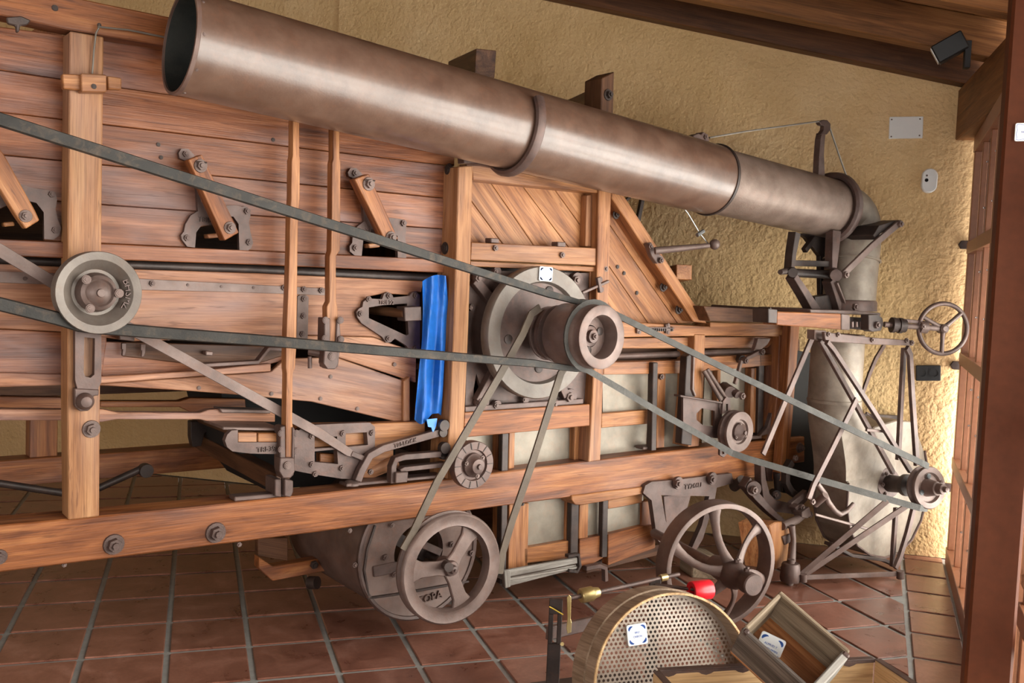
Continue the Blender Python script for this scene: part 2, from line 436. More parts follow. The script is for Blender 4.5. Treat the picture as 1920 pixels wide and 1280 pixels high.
wallpoly('wall_left', [wp(RL, 0, 0), wp(RL, RD, 0), wp(RL, RD, ZR(RL) + .3), wp(RL, 0, ZR(RL) + .3)], -WD * .2, 'stucco')
wallpoly('wall_back', [wp(6.2, RD, 0), wp(RL, RD, 0), wp(RL, RD, ZR(RL) + .3), wp(6.2, RD, ZR(6.2) + .3)], -WN * .2, 'stucco')
wallpoly('wall_back_lintel', [wp(0, RD, 3.4 - .9), wp(6.2, RD, 3.6), wp(6.2, RD, ZR(6.2) + .3), wp(0, RD, ZR(0) + .3)], -WN * .2, 'stucco')  # opening below is made up, left in the unseen wall for the fill lamp
# roof: rafters, boards and eaves beam
SL = V((0, 0, .234))
up = (-WD + SL)
rn = WD.cross(WN); rn = V((0, 0, 1))
ceil = solid('ceiling', [wp(-.3, -.2, ZR(-.3) + .235), wp(RL, -.2, ZR(RL) + .235), wp(RL, RD, ZR(RL) + .235), wp(-.3, RD, ZR(-.3) + .235)], V((0, 0, .06)), 'roofshade', None, None, 0); struct(ceil)
s = -.28
while s < RL - .1:
    w_ = .235
    solid('board', [wp(s, 0, ZR(s) + .205), wp(s + w_ - .006, 0, ZR(s + w_ - .006) + .205), wp(s + w_ - .006, RD, ZR(s + w_ - .006) + .205), wp(s, RD, ZR(s) + .205)], V((0, 0, .028)), 'roof', ceil, WN, .003)
    s += w_
for k in range(13):
    o0 = .0 + .73 * k if k else 0.0
    if k == 1: o0 = .66
    if k == 2: o0 = 1.45
    a, b = o0 + .002, o0 + .115
    solid('rafter', [wp(.0, a, ZR(0)), wp(.0, b, ZR(0)), wp(.0, b, ZR(0) + .205), wp(.0, a, ZR(0) + .205)], up * RL, 'roofshade' if k == 0 else 'roof', ceil, up, .005)  # rafter at the wall has its shade painted in by darker wood
solid('eaves_beam', [wp(-.01, 0.002, 2.55), wp(.115, .002, 2.55), wp(.115, .002, 2.85), wp(-.01, .002, 2.85)], -WN * (RD - .05), 'roof', ceil, WN, .006)
# glazed wall: frame members and panes
def gb(name, s0, s1, z0, z1, n0, n1, mat='frame', par=None, bev=.003):
    return solid(name, [gpt(s0, GO + n0, z0), gpt(s1, GO + n0, z0), gpt(s1, GO + n0, z1), gpt(s0, GO + n0, z1)], GN * (n1 - n0), mat, par, None, bev)
S1 = 4.42; S0 = S1 - 9.9
win = gb('window_1', S0, S1, 0, .10, -.02, .06); struct(win)         # bottom rail
gb('head_rail', S0, S1, 2.46, 2.55, -.02, .06, 'frame', win)
for z in (.615, 1.245, 1.90): gb('transom', S0, S1, z - .035, z + .035, -.02, .06, 'frame', win)
k = 0; s = S1
zs = [.10, .58, .65, 1.21, 1.28, 1.865, 1.935, 2.46]
while s > S0:
    wide = k % 3 == 0
    gb('jamb' if wide else 'mullion', s - (.075 if wide else .035), s, .10, 2.46, -.015 if wide else -.005, .055 if wide else .05, 'frame', win)
    if s < S1 and not wide and s > S1 - 3.6:
        for z in (.3, .9, 1.1, 1.5, 1.75, 2.1, 2.35):
            bolt(win, 0, 0, 0, .006, 'screw', 'pan', 'screw', at=gpt(s - .036, GO + .02, z), ax=-GD)
    nx = s - .42
    for i in range(0, 8, 2):
        gb('pane', nx + .002, s - (.077 if wide else .037), zs[i] + .001, zs[i + 1] - .001, .016, .021, 'glass', win, 0)
    s = nx; k += 1
for z in (.42, 1.17, 1.90):
    solid('hinge_lug', [wp(.0, .001, z), wp(.045, .001, z), wp(.06, .001, z + .025), wp(.045, .001, z + .05), wp(.0, .001, z + .05)], -WN * .03, 'irond', win, None, .002)
pc = V((2.80, -2.235, 0))
def post_box(name, dx, dy, z0, z1, par, mat='postpaint', o=V()):
    return solid(name, [pc + o + GD * a * dx + GN * b * dy + V((0, 0, z0)) for a, b in ((-1, -1), (1, -1), (1, 1), (-1, 1))], V((0, 0, z1 - z0)), mat, par, V((0, 0, 1)), .008)
po = post_box('trim_1', .06, .062, 0, ZR(GO - GN.dot(pc)) + .19, None); struct(po)
post_box('base_plate', .09, .07, 0.001, .015, po)
# wall fittings
def wallbox(name, x0, y0, x1, y1, th, mat, par=None, bev=.004):
    return solid(name, [PW(x0, y1, .001), PW(x1, y1, .001), PW(x1, y0, .001), PW(x0, y0, .001)], -WN * th, mat, par, None, bev)
pq = solid('wall_plate', [PW(1666, 260.5, .001), PW(1729.5, 259.5, .001), PW(1731, 218.5, .001), PW(1667.5, 219.5, .001)], -WN * .012, 'white', None, None, .003)
tag(pq, 'blank white rectangular plate screwed to the ochre wall above the sensor', 'plate')
for x, y in ((1672, 224), (1725, 223), (1671, 256), (1724, 254)): bolt(pq, 0, 0, 0, .005, 'irong', 'pan', 'screw', at=PW(x, y, .0125), ax=-WN)
sc = PW(1741, 340, .001)
def capsule(name, c, r, h, dep, mat, par):
    pts = [c + WD * r * math.cos(a) + V((0, 0, (h if math.sin(a) > 0 else -h) + r * math.sin(a))) for a in [2 * pi * k / 24 + .001 for k in range(24)]]
    return solid(name, pts, -WN * dep, mat, par, V((0, 0, 1)), dep * .3, None, True)
sen = capsule('motion_sensor', sc, .045, .028, .05, 'white', None)
tag(sen, 'small white rounded motion sensor on the ochre wall below the blank plate', 'sensor')
bolt(sen, 0, 0, 0, .011, 'lens', 'pan', 'lens', at=sc - WN * .05 + V((0, 0, .002)) - WD * .018, ax=-WN)
bolt(sen, 0, 0, 0, .006, 'irong', 'pan', 'indicator', at=sc - WN * .05 + V((0, 0, .03)) - WD * .018, ax=-WN)
so = wallbox('double_socket', 1717, 684.5, 1763.5, 713.5, .012, 'black')
tag(so, 'black double power socket low on the ochre wall right of the blower frame', 'socket')
for x in (1728.5, 1752):
    c = PW(x, 699, .0135)
    lathe('socket_cover', c, -WN, [(0, .026), (.004, .03), (.004, .022), (-.009, .021), (-.01, 0), (-.0105, 0), (-.0105, .026)], 'black', so, 20, True)
# spot lamp under the eaves beam
sb = wp(.115, 1.02, 2.78)
sb = PD(1820, 92, 5.05)
sp = thing('spot_lamp', sb, 'black box-shaped spot lamp on the inner side of the eaves beam', 'lamp')
e0 = sb
boxo('bracket', e0 + WN * -.025 + V((0, 0, -.1)), -WD * .03, WN * .05, V((0, 0, .14)), 'black', sp, .002)
hd = (-WD * .8 + V((0, 0, -.45)) + WN * .15).normalized()
box3('housing', e0 - WD * .03 + V((0, 0, .05)), e0 - WD * .03 + V((0, 0, .05)) + hd * .16, WN, .1, .1, 'black', sp, .006)
box3('lens', e0 - WD * .03 + V((0, 0, .05)) + hd * .1605, e0 - WD * .03 + V((0, 0, .05)) + hd * .165, WN, .085, .085, 'white', sp, .001)
# printed tile cards
def card(name, c, right, up, wd, ht, label, lines, border=False, group=None):
    right = V(right).normalized(); up = V(up); up = (up - right * up.dot(right)).normalized(); n = right.cross(up)
    r = .09
    pts = []
    for sx, sy, a0 in ((1, 1, 0), (-1, 1, 90), (-1, -1, 180), (1, -1, 270)):
        for k in range(4):
            a = math.radians(a0 + 30 * k)
            pts.append(c + right * (sx * (wd / 2 - r * wd) + r * wd * math.cos(a)) + up * (sy * (ht / 2 - r * wd) + r * wd * math.sin(a)))
    o = solid(name, pts, n * .006, 'tile', None, right, .001)
    tag(o, label, 'sign')
    f = c + n * .0062
    k = .1
    if border:
        ring = []
        N = 64
        for i in range(N):
            u = i / N * 4; sd = int(u); v = u - sd
            q = [(-1 + 2 * v, 1), (1, 1 - 2 * v), (1 - 2 * v, -1), (-1, -1 + 2 * v)][sd]
            wob = .035 * math.sin(v * 4 * pi)
            q = (q[0] * .8 + (wob if sd % 2 else 0), q[1] * .8 + (0 if sd % 2 else wob))
            ring.append(f + right * q[0] * wd / 2 + up * q[1] * ht / 2)
        bm = bmesh.new(); vs = []
        for p in ring:
            d = (p - f); vs.append((bm.verts.new(p), bm.verts.new(p + d * .05)))
        for i in range(N):
            a, b = vs[i], vs[(i + 1) % N]; bm.faces.new((a[0], b[0], b[1], a[1]))
        emit('border', bm, 'blue', o)
    else:
        for sx, sy in ((1, 1), (-1, 1), (-1, -1), (1, -1)):
            bm = bmesh.new()
            for j in range(9):
                a = j / 8 * pi / 2; cx, cy = sx * (.40 - .17 * (1 - math.cos(a))) , sy * (.40 - .17 * (1 - math.sin(a)))
                q = f + right * cx * wd + up * cy * ht; rr = (.03 + .036 * math.sin(j / 8 * pi)) * wd
                bm.faces.new([bm.verts.new(q + right * rr * math.cos(b) + up * rr * .8 * math.sin(b)) for b in [2 * pi * k / 7 for k in range(7)]])
            emit('corner_ornament', bm, 'blue', o)
    for i, s_ in enumerate(lines):
        text('lettering', s_, f + up * ht * .12 * (len(lines) - 1 - 2 * i) * .8 + n * .0002, right, up, ht * .13, 'blue', o, .0002)
    return o
dcr = ray(1922, 248); cpt_ = CAM + dcr * ((GD.dot(pc) - .0605 - GD.dot(CAM)) / GD.dot(dcr))
card('tile_card', cpt_, GN, V((0, 0, 1)), .052, .05, 'white tile card with a wavy blue border on the brown steel post', ['NORIA'], True)
def pxy(p):
    d = p - CAM; z = d.dot(r2); return round(960 + F * d.dot(r0) / z), round(640 + F * d.dot(r1) / z)
print('POST', [pxy(pc + GD * a * .06 + GN * b * .062 + V((0, 0, z))) for z in (2.1, .8) for a, b in ((-1, -1), (-1, 1), (1, -1), (1, 1))], pxy(cpt_))
# ------------------------------------------------------------------ threshing machine
mc = thing('threshing_machine', (2.5, .5, 0), 'long antique wooden threshing machine with boarded sides, iron levers and pulleys', 'machine')
# frame: long beams, sills, posts, rails
beam = pr('main_beam', [(-420, 1023), (360, 951), (841, 898), (1101, 864), (1340, 835.6), (1509, 818), (1509, 866), (1419, 877), (1419, 892), (1240, 910), (1075, 931), (950, 947), (600, 996.5), (480, 1011.8), (0, 1072.8), (-420, 1126)], 0, .14, 'beam', mc, (1, 0, 0), .005)
pr('bolster_plank', [(1072, 929), (1240, 908), (1419, 890.5), (1419, 894), (1300, 911), (1210, 925), (1160, 935), (1090, 947), (1078, 946), (1072, 938)], -.012, .14, 'honey', mc, (1, 0, 0), .004)
boxo('rear_beam', (-.1, 1.12, .60), (4.4, 0, 0), (0, .12, 0), (0, 0, .118), 'beam', mc)
boxo('rear_post', P(56, 850, 1.15) + V((0, 0, -.02)), (.115, 0, 0), (0, .1, 0), (0, 0, 1.9), 'beam', mc)
pr('top_rail', [(-420, -126), (162, 0), (308, 30), (600, 84), (850, 129), (850, 172), (600, 133), (308, 85), (194, 67), (130, 56), (0, 28), (-420, -62)], 0.0, .1, 'beam', mc, (1, 0, 0), .004)
pr('left_post', [(131, 58), (194.5, 69), (190.6, 400), (187.5, 767), (186, 968), (128.5, 975), (126, 760), (127, 400)], -.012, .1, 'post', mc, (0, 0, 1), .004)
p1 = pr('middle_post', [(860, 312), (887, 310), (883, 480), (878, 640), (870, 807), (866, 894), (838, 898), (842, 800), (850, 640), (855, 480)], -.03, .15, 'post', mc, (0, 0, 1), .004)
pr('upper_rail', [(884, 306), (1123, 352), (1123, 362), (887, 337)], -.012, .1, 'honey', mc)
pr('upper_post', [(1129, 146), (1152, 134), (1148.5, 290), (1125, 290)], -.022, .13, 'dark', mc, (0, 0, 1), .004)
p2 = pr('right_post', [(1124.8, 291), (1148.4, 291), (1146.5, 359), (1141, 568), (1132, 698), (1126, 863), (1104, 866), (1113, 698), (1118, 600), (1123, 359)], -.022, .13, 'honey', mc, (0, 0, 1), .004)
bolt(mc, 1140, 178, -.022, 11, 'irond')
box3('cross_beam', P(1119, 188, .1), P(1052, 215, .9), (0, 0, 1), .1, .08, 'dark', mc)
box3('cross_beam', P(910, 119, .30), P(856, 139, 1.0), (0, 0, 1), .13, .1, 'dark', mc)
pr('mid_rail', [(884, 454), (1118, 465), (1118, 498), (882, 487)], -.01, .1, 'honey', mc)
pr('lower_strip', [(882, 489), (1117, 500), (1117, 509.5), (882, 499)], .0, .05, 'honey', mc)
pr('lower_rail', [(871, 773), (1106, 757.5), (1106, 798), (870, 820)], -.015, .13, 'beam', mc)
pr('inner_stile', [(1107, 499), (1118, 500), (1117, 572), (1106, 565)], .02, .05, 'honey', mc)
# side boards in rows
rows = [(lambda x: ln(194, 84, 850, 172)(x) - 8, ln(194, 159, 820, 249)), (ln(194, 160, 820, 250), ln(194, 232.5, 820, 307.3)), (ln(194, 233.5, 820, 308.5), ln(194, 308.5, 820, 369.5)),
        (ln(194, 309.7, 820, 370.7), ln(194, 383, 820, 427.6)), (ln(194, 384, 820, 428.8), ln(194, 456, 820, 486))]
openA = [(365, 471), (366, 440), (374, 426), (396, 421), (438, 421), (449, 430), (450, 474)]
openB = [(677, 486), (678, 455), (684, 441), (702, 434), (735, 436), (746, 446), (747, 489)]
openC = [(-5, 450), (-5, 394), (20, 382), (55, 377), (70, 380), (82, 396), (83, 452)]
for i, (t, b) in enumerate(rows):
    cuts = [-420, 160, 548, 636, 853] if i < 4 else [-420, 160, 853]
    for x0, x1 in zip(cuts, cuts[1:]):
        x1_ = x1 - .6
        if i == 4:
            op = [openC] if x0 < 0 else [openA, openB]
            low = [(x0, b(x0))]
            for q in op: low += [(max(q[0][0], x0 + 3), b(q[0][0]))] + q[1:-1] + [(q[-1][0], b(q[-1][0]))]
            pts = [(x0, t(x0)), (x1_, t(x1_)), (x1_, b(x1_))] + low[::-1]
            if x0 < 0: pts = [(x0, t(x0)), (x1_, t(x1_)), (x1_, b(x1_)), (83, b(83)), (82, 396), (70, 380), (55, 377), (20, 382), (-5, 394), (-5, b(-5)), (x0, b(x0))]
        else:
            pts = [(x0, t(x0)), (x1_, t(x1_)), (x1_, b(x1_)), (x0, b(x0))]
        pr('side_board', pts, .088 - .002 * (i % 2), .022, 'board', mc, (1, 0, 0), .0025)
pr('sill_rail', [(-420, 431), (160, 455), (500, 471), (853, 488), (853, 512), (480, 496), (160, 485), (-420, 464)], .06, .07, 'board', mc)
tp('shaft_roller', [(-420, 470, .16), (228, 496, .16), (480, 505.5, .16), (793, 521, .16), (850, 524, .16)], 8.5, 'irond', mc, 14)
# shaking deck below
pr('deck_board', [(-420, 476), (160, 502), (480, 512), (794, 527), (790, 548)] + [(x, y) for x, y in [(781, 546), (768, 553), (720, 550), (690, 556), (672, 580), (672, 600), (690, 612), (717, 628), (728, 641)]] + [(700, 631), (575, 628), (250, 640), (122, 622), (-420, 594)], .13, .025, 'deck', mc, (1, 0, 0))
pr('deck_board', [(-420, 595), (122, 623), (200, 631), (200, 640), (190, 712), (122, 704), (-420, 686)], .133, .022, 'board', mc, (1, 0, 0))
pr('deck_ledge', [(-420, 687), (128, 702), (128, 722), (-420, 736)], .10, .05, 'deck', mc)
pr('deck_board', [(190, 640), (545, 652), (545, 672), (480, 690), (190, 712)], .15, .02, 'board', mc, (1, 0, 0))
pr('deck_board', [(186, 719), (508, 697), (536, 672), (632, 670), (757, 714), (757, 792), (741, 790), (585, 753), (460, 741), (360, 733), (186, 722)], .12, .03, 'deck', mc, (1, 0, -.2))
pr('deck_board', [(575, 629), (700, 632), (727, 642), (768, 655), (781, 660), (780, 717), (632, 669), (575, 650)], .125, .03, 'deck', mc, (1, 0, -.25))
pr('deck_cleat', [(186, 706), (360, 696), (480, 684), (508, 681), (508, 696), (360, 706), (186, 719)], .09, .03, 'deck', mc)
pr('deck_stile', [(757, 714), (769, 706), (769, 790), (757, 792)], .1, .05, 'honey', mc)
pr('rust_plate', [(230, 641), (545, 650), (540, 664), (480, 683), (370, 684), (230, 668)], .142, .006, 'dark', mc)
strip('deck_bracket', [(365, 686), (485, 679), (505, 654), (545, 656)], 7, .06, .04, 'iron', mc)
for x, y in ((232, 655), (268, 657)): pr('hook_plate', [(x - 4, y - 12), (x + 5, y - 12), (x + 5, y + 4), (x + 2, y + 12), (x - 3, y + 12), (x - 2, y), (x - 4, y)], .11, .012, 'iron', mc)
pr('clamp_block', [(224, 624), (254, 628), (252, 640), (224, 637)], .06, .06, 'irong', mc)
pr('tie_plate', [(386, 658), (400, 659), (399, 667), (386, 666)], .1, .04, 'irong', mc)
st = pr('strap', [(255, 522), (430, 531), (617, 541), (617, 554), (430, 547), (255, 543)], .122, .01, 'irong', mc, None, .001)
bolts(st, [(285, 531), (532, 539), (569, 542), (602, 544)], .122, 6, 'iron', 'nut')
bolts(st, [(352, 534), (415, 537), (475, 539)], .122, 3, 'iron', 'pan', 'rivet')
st = pr('strap', [(-420, 494), (104, 512), (104, 534), (-420, 512)], .122, .01, 'irong', mc, None, .001)
bolts(st, [(47, 522)], .122, 4, 'iron', 'pan', 'rivet')
st = pr('upright_strap', [(558, 556), (562, 553), (575, 553), (579, 557), (577, 636), (573, 640), (560, 639), (556, 634)], .12, .012, 'irong', mc, None, .001)
bolts(st, [(569, 560), (568, 592), (566, 626)], .12, 6, 'iron', 'nut')
bolts(mc, [(373, 727), (316, 634), (509, 738), (601, 747), (670, 766), (740, 683), (620, 706), (202, 714)], .118, 4, 'irong', 'pan', 'screw')
bolts(mc, [(694, 256), (302, 295), (297, 271), (512, 262)], .086, 4, 'irond', 'pan', 'screw')
# closed body: rear side, top, near-black shade pan
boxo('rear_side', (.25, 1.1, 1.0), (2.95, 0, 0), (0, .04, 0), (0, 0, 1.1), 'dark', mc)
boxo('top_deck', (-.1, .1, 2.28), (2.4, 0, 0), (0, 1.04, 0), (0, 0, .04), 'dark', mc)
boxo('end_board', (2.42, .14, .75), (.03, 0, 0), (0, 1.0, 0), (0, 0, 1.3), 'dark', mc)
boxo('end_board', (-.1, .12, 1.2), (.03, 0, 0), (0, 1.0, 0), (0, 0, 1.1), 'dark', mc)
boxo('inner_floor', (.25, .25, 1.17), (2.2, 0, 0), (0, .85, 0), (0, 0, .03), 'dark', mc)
solid('shade_pan', [V((x, .55, z)) for x, z in ((1.5, 1.15), (2.42, 1.15), (2.42, .6), (1.75, .6), (1.6, .8))], V((0, .5, 0)), 'ironshade', mc)  # near-black box paints the shade behind the deck gap
# hanger levers
def hanger(dx, dy, sc, corners, pv, lw, arch, hole, bl, letters, lob, Y=.088):
    cs = holed('hanger_bracket', arch, [], Y - .022, .022, 'iron', mc)
    bolts(cs, bl, Y - .022, 6.5, 'iron', 'nut')
    lk = pr('hanger_link', corners, Y - .115, .055, 'beam' if dx else 'honey', mc, None, .003)
    bolt(lk, *pv, Y - .115, 13, 'irong'); bolt(lk, *lw, Y - .115, 12, 'irong')
    tp('pivot_pin', [(pv[0] - 3, pv[1], Y - .1), (pv[0] - 3, pv[1], Y - .01)], 8, 'iron', cs)
    tp('crank_pin', [(lw[0] - 2, lw[1], Y - .06), (lw[0] - 9, lw[1] - 3, Y + .25)], 8, 'irond', lk)
    tp('cotter_pin', [(pv[0] - 7, pv[1] - 8, Y - .13), (pv[0] + 12, pv[1] - 6, Y - .13)], 1.6, 'irond', lk, 6)
    pr('wear_block', [(lw[0] - 42, lw[1] + 12), (lw[0] - 22, lw[1] + 10), (lw[0] - 20, lw[1] + 18), (lw[0] - 40, lw[1] + 20)], Y - .02, .05, 'honey', lk)
    if letters: text('lettering', letters, P(*lob, Y - .024), (1, 0, -.05), (0, 0, 1), .026, 'iron', cs, .004)
Z5 = lambda L: [(300 + x * .3204, 250 + y * .3204) for x, y in L]
archA = Z5([(110, 115), (125, 90), (165, 90), (200, 125), (235, 270), (240, 400), (300, 440), (380, 425), (440, 420), (480, 430), (500, 425), (525, 445), (530, 480), (520, 520), (530, 580), (545, 640), (535, 670), (512, 688), (465, 692), (460, 530), (430, 487), (370, 480), (300, 535), (240, 540), (212, 580), (205, 668), (160, 662), (128, 620), (124, 595), (140, 575), (150, 530), (180, 480), (222, 455), (214, 330), (160, 165), (115, 145)])
hanger(1, 0, 1, Z5([(165, 155), (245, 122), (462, 580), (378, 628)]), (376, 311), (431, 427), archA, None, Z5([(150, 120), (157, 612), (508, 455), (520, 637)]), 'TRILL', Z5([(272, 508)])[0])
archB = Z5([(1100, 228), (1115, 203), (1150, 203), (1185, 240), (1215, 380), (1225, 480), (1290, 500), (1350, 495), (1400, 500), (1425, 505), (1442, 525), (1440, 560), (1435, 610), (1445, 660), (1440, 735), (1392, 738), (1390, 600), (1350, 575), (1290, 580), (1225, 590), (1190, 620), (1180, 722), (1140, 715), (1112, 690), (1110, 660), (1125, 640), (1130, 580), (1155, 545), (1195, 515), (1185, 400), (1145, 270), (1105, 250)])
hanger(1, 0, 1, Z5([(1140, 268), (1222, 236), (1395, 618), (1315, 622)]), (691, 345), (733, 445), archB, None, Z5([(1140, 233), (1142, 670), (1423, 525)]), 'TRIL', Z5([(1232, 575)])[0])
archC = [(-30, 345), (40, 345), (60, 352), (92, 357), (104, 360), (107, 375), (104, 392), (108, 410), (115, 428), (110, 442), (100, 449), (83, 448), (82, 398), (68, 380), (50, 376), (20, 382), (-8, 394), (-8, 440), (-30, 440)]
hanger(0, 0, 1, [(-16, 262), (6, 287), (66, 395), (74, 413), (48, 429), (30, 404), (-40, 290)], (-30, 275), (48, 405), archC, None, [(97, 364), (103, 431)], None, None)
# trapezoid sight bracket
cs = holed('sight_bracket', Z5([(1150, 1045), (1165, 1025), (1185, 1015), (1190, 985), (1215, 965), (1300, 970), (1312, 938), (1335, 928), (1360, 945), (1365, 960), (1460, 950), (1475, 930), (1500, 925), (1520, 945), (1522, 1215), (1520, 1275), (1470, 1275), (1440, 1240), (1375, 1200), (1350, 1222), (1325, 1225), (1300, 1190), (1180, 1110), (1155, 1075)]),
           [Z5([(1222, 1018), (1300, 1005), (1445, 995), (1455, 1175), (1440, 1182), (1222, 1080)])], .108, .022, 'iron', mc)
bolts(cs, Z5([(1172, 1055), (1338, 950), (1493, 948), (1333, 1200), (1490, 1258), (1218, 968)]), .108, 6, 'iron', 'nut')
text('lettering', 'TRIL22', P(724, 567, .106), (1, 0, -.02), (0, 0, 1), .026, 'iron', cs, .004)
pr('adjuster_block', Z5([(1430, 1015), (1530, 1012), (1532, 1095), (1435, 1100)]), .04, .07, 'iron', mc)
tp('adjuster_shaft', [(694, 580, .3), (760, 588, .06)], 9, 'dark', mc)
# connecting slats
pr('connecting_slat', [(550, 205), (561, 208), (561.5, 292), (562.5, 300), (562, 372), (559, 400), (558, 470), (557, 560), (555.5, 655), (553, 690), (549, 700), (548, 790), (550, 805), (549, 862), (536, 862), (536, 800), (537.5, 700), (536, 690), (536.5, 640), (540, 560), (543, 470), (544, 400), (546, 372), (547, 300), (549, 292)], -.05, .045, 'honey', mc, (0, 0, 1), .002)
pr('connecting_slat', [(625, 225), (637, 228), (637, 297), (638.5, 305), (638, 420), (637, 470), (630, 480), (630, 565), (633, 575), (634, 640), (614, 640), (613, 575), (618, 565), (618, 480), (621, 470), (622, 420), (623, 305), (625, 297)], -.03, .045, 'honey', mc, (0, 0, 1), .002)
fk = pr('slat_fork', [(609, 596), (619, 596), (620, 690), (612, 690), (608, 640)], -.04, .065, 'iron', mc)
pr('slat_fork_cheek', [(632, 598), (637, 602), (640, 640), (634, 688), (629, 690), (630, 640)], -.04, .065, 'iron', fk)
bolts(fk, [(610, 600), (609, 634), (638, 600), (639, 636)], -.045, 7, 'iron', 'pan')
pr('joint_block', [(609, 655), (633, 655), (635, 682), (629, 692), (614, 692), (607, 682)], -.06, .05, 'iron', mc)
bolt(mc, 622, 668, -.06, 8, 'irong', 'pan')
tp('rocker_shaft', [(580, 658, .03), (612, 664, -.02)], 8, 'iron', mc)
tp('set_screw', [(581, 668, 0), (581, 690, 0)], 4, 'iron', mc)
# left guide pulley with slotted hanger plate
def pulley(name, c, ax, R_, w, prof, mat, par, label=None): return lathe(name, c, ax, prof, mat, par, 44, True, label)
AX = V((0, -1, 0))
c = P(181, 548, -.12); m_ = pxm(181, 548, -.12); R_ = 77 * m_
gp = pulley('guide_pulley', c + AX * -.03, AX, R_, .07, [(0, R_ * .3), (0, R_ * .96), (.008, R_), (.016, R_), (.03, R_ * .93), (.05, R_ * .985), (.058, R_), (.066, R_), (.07, R_ * .985), (.066, R_ * .8), (.035, R_ * .62), (.02, R_ * .56), (.02, R_ * .3)], 'steel', mc)
hb = lathe('bearing_housing', c + AX * -.02, AX, [(0, .02), (0, R_ * .5), (.03, R_ * .46), (.055, R_ * .42), (.062, R_ * .34), (.055, R_ * .3), (.07, R_ * .2), (.074, R_ * .1), (.085, R_ * .09), (.085, 0)], 'irong', gp, 30, False)
for a in (135, 0, 240): bolt(gp, 0, 0, 0, .016, 'irong', 'pan', at=c + AX * .045 + V((math.cos(math.radians(a)), 0, math.sin(math.radians(a)))) * R_ * .44)
for i, ch in enumerate('BHSMZ'):
    a = math.radians(24 - 13 * i)
    d = V((math.cos(a), 0, math.sin(a)))
    text('lettering', ch, c + AX * .022 + d * R_ * .7, V((-math.sin(a) * -1, 0, -math.cos(a))), d, .034, 'iron', gp, .006)
tp('axle', [(181, 548, -.09), (176, 548, .0)], 14, 'iron', gp)
hp = holed('slotted_hanger', [(141, 590), (190, 590), (190, 716), (184, 728), (184, 740), (152, 742), (147, 735), (144, 724), (141, 712)], [[(158, 632), (178, 634), (177, 702), (170, 708), (160, 706), (157, 698)]], -.045, .03, 'iron', mc)
pr('hanger_foot', [(140, 728), (186, 730), (185, 741), (176, 742), (174, 762), (166, 770), (150, 771), (141, 762)], -.05, .035, 'iron', mc)
lathe('dome_nut', P(159, 752, -.05), AX, [(0, 17 * m_), (.012, 16 * m_), (.026, 10 * m_), (.03, 0), (0, 0)], 'iron', mc, 20)
bolt(mc, 171, 804, -.012, 17, 'irong')
# clip and wire on the left post
cl = pr('post_clip', [(117, 138), (152, 140), (152, 169), (119, 166)], -.045, .032, 'honey', mc)
pr('clip_block', [(152, 137), (200, 140), (200, 173), (153, 172)], -.065, .052, 'honey', cl)
pr('clip_block', [(201, 142), (228, 146), (228, 168), (203, 167)], -.045, .032, 'honey', cl)
bolt(mc, 176, 162, -.065, 5, 'irond', 'pan')
tp('iron_wire', [(173, 138, -.03), (176, 95, -.03), (180, 62, -.025), (187, 49, -.025), (186, 46, -.03), (183, 50, -.03), (200, 52, -.025), (240, 56, -.02), (300, 68, -.02), (330, 74, -.02)], 1.8, 'wire', mc, 6)
bolt(mc, 186, 47, 0, 4, 'irond', 'pan', 'nail')
bolt(mc, 103, 15, 0, 6, 'irond', 'pan', 'plug')
pr('latch_plate', [(12, 32), (40, 30), (58, 38), (52, 46), (38, 48), (36, 60), (31, 60), (30, 48), (15, 44)], -.02, .02, 'irond', mc)
# lower left: rods, tray, stay rod
pr('shaker_rod', [(-420, 736), (128, 745), (128, 766), (-420, 766)], .5, .05, 'beam', mc)
pr('shaker_rod', [(188, 752), (337, 752), (356, 746), (460, 748), (462, 770), (356, 772), (337, 763), (188, 763)], .5, .05, 'beam', mc)
pr('shaker_rod', [(-420, 762), (125, 768), (191, 767), (219, 773), (375, 774), (392, 768), (418, 767), (516, 770), (516, 791), (418, 789), (392, 790), (375, 786), (219, 786), (191, 791), (125, 788), (-420, 788)], .17, .05, 'deck', mc)
pr('rod_strap', [(412, 766), (508, 769), (508, 775), (416, 774)], .15, .08, 'irong', mc)
rb = P(272, 881, .9)
tp('stay_rod', [(-60, 902, .9), (0, 906, .9), (118, 924, .9), (187, 914, .9), (262, 880, .9)], 7, 'irond', mc, 12)
disc('stay_eye', rb + V((0, .02, 0)), AX, 13 * pxm(272, 881, .9), .05, 'irond', mc)
box3('cross_bearer', P(530, 905, .10), P(376, 824, 1.12), (0, 0, 1), .075, .06, 'dark', mc)
box3('cross_bearer', P(470, 812, .2), P(372, 775, 1.0), (0, 0, 1), .06, .06, 'dark', mc)
pr('bearing_lug', [(358, 790), (392, 788), (396, 806), (384, 812), (378, 836), (362, 838), (358, 820)], .9, .05, 'irond', mc)
ft = pr('rocker_foot', [(516, 898), (528, 898), (528, 932), (516, 930)], .0, .1, 'iron', mc)
pr('foot_cheek', [(534, 898), (550, 901), (550, 922), (545, 932), (534, 930)], -.02, .04, 'iron', ft)
fp = boxo('foot_plate', P(440, 940, .02), P(548, 931, .02) - P(440, 940, .02), (0, .06, 0), (0, 0, .018), 'iron', mc)
for x, y in ((452, 933), (490, 930)): bolt(fp, 0, 0, 0, .018, 'iron', 'pan', at=P(x, y, .05) + V((0, 0, 0)), ax=(0, 0, 1))
tr = holed('rocker_tray', [(426, 815), (434, 807), (446, 806), (446, 829), (526, 829), (526, 851), (470, 850), (436, 846), (426, 838), (422, 826)], [], -.03, .03, 'iron', mc)
text('lettering', 'TRI-39', P(499, 842, -.031), (1, 0, .02), (0, 0, 1), .028, 'iron', mc, .005)
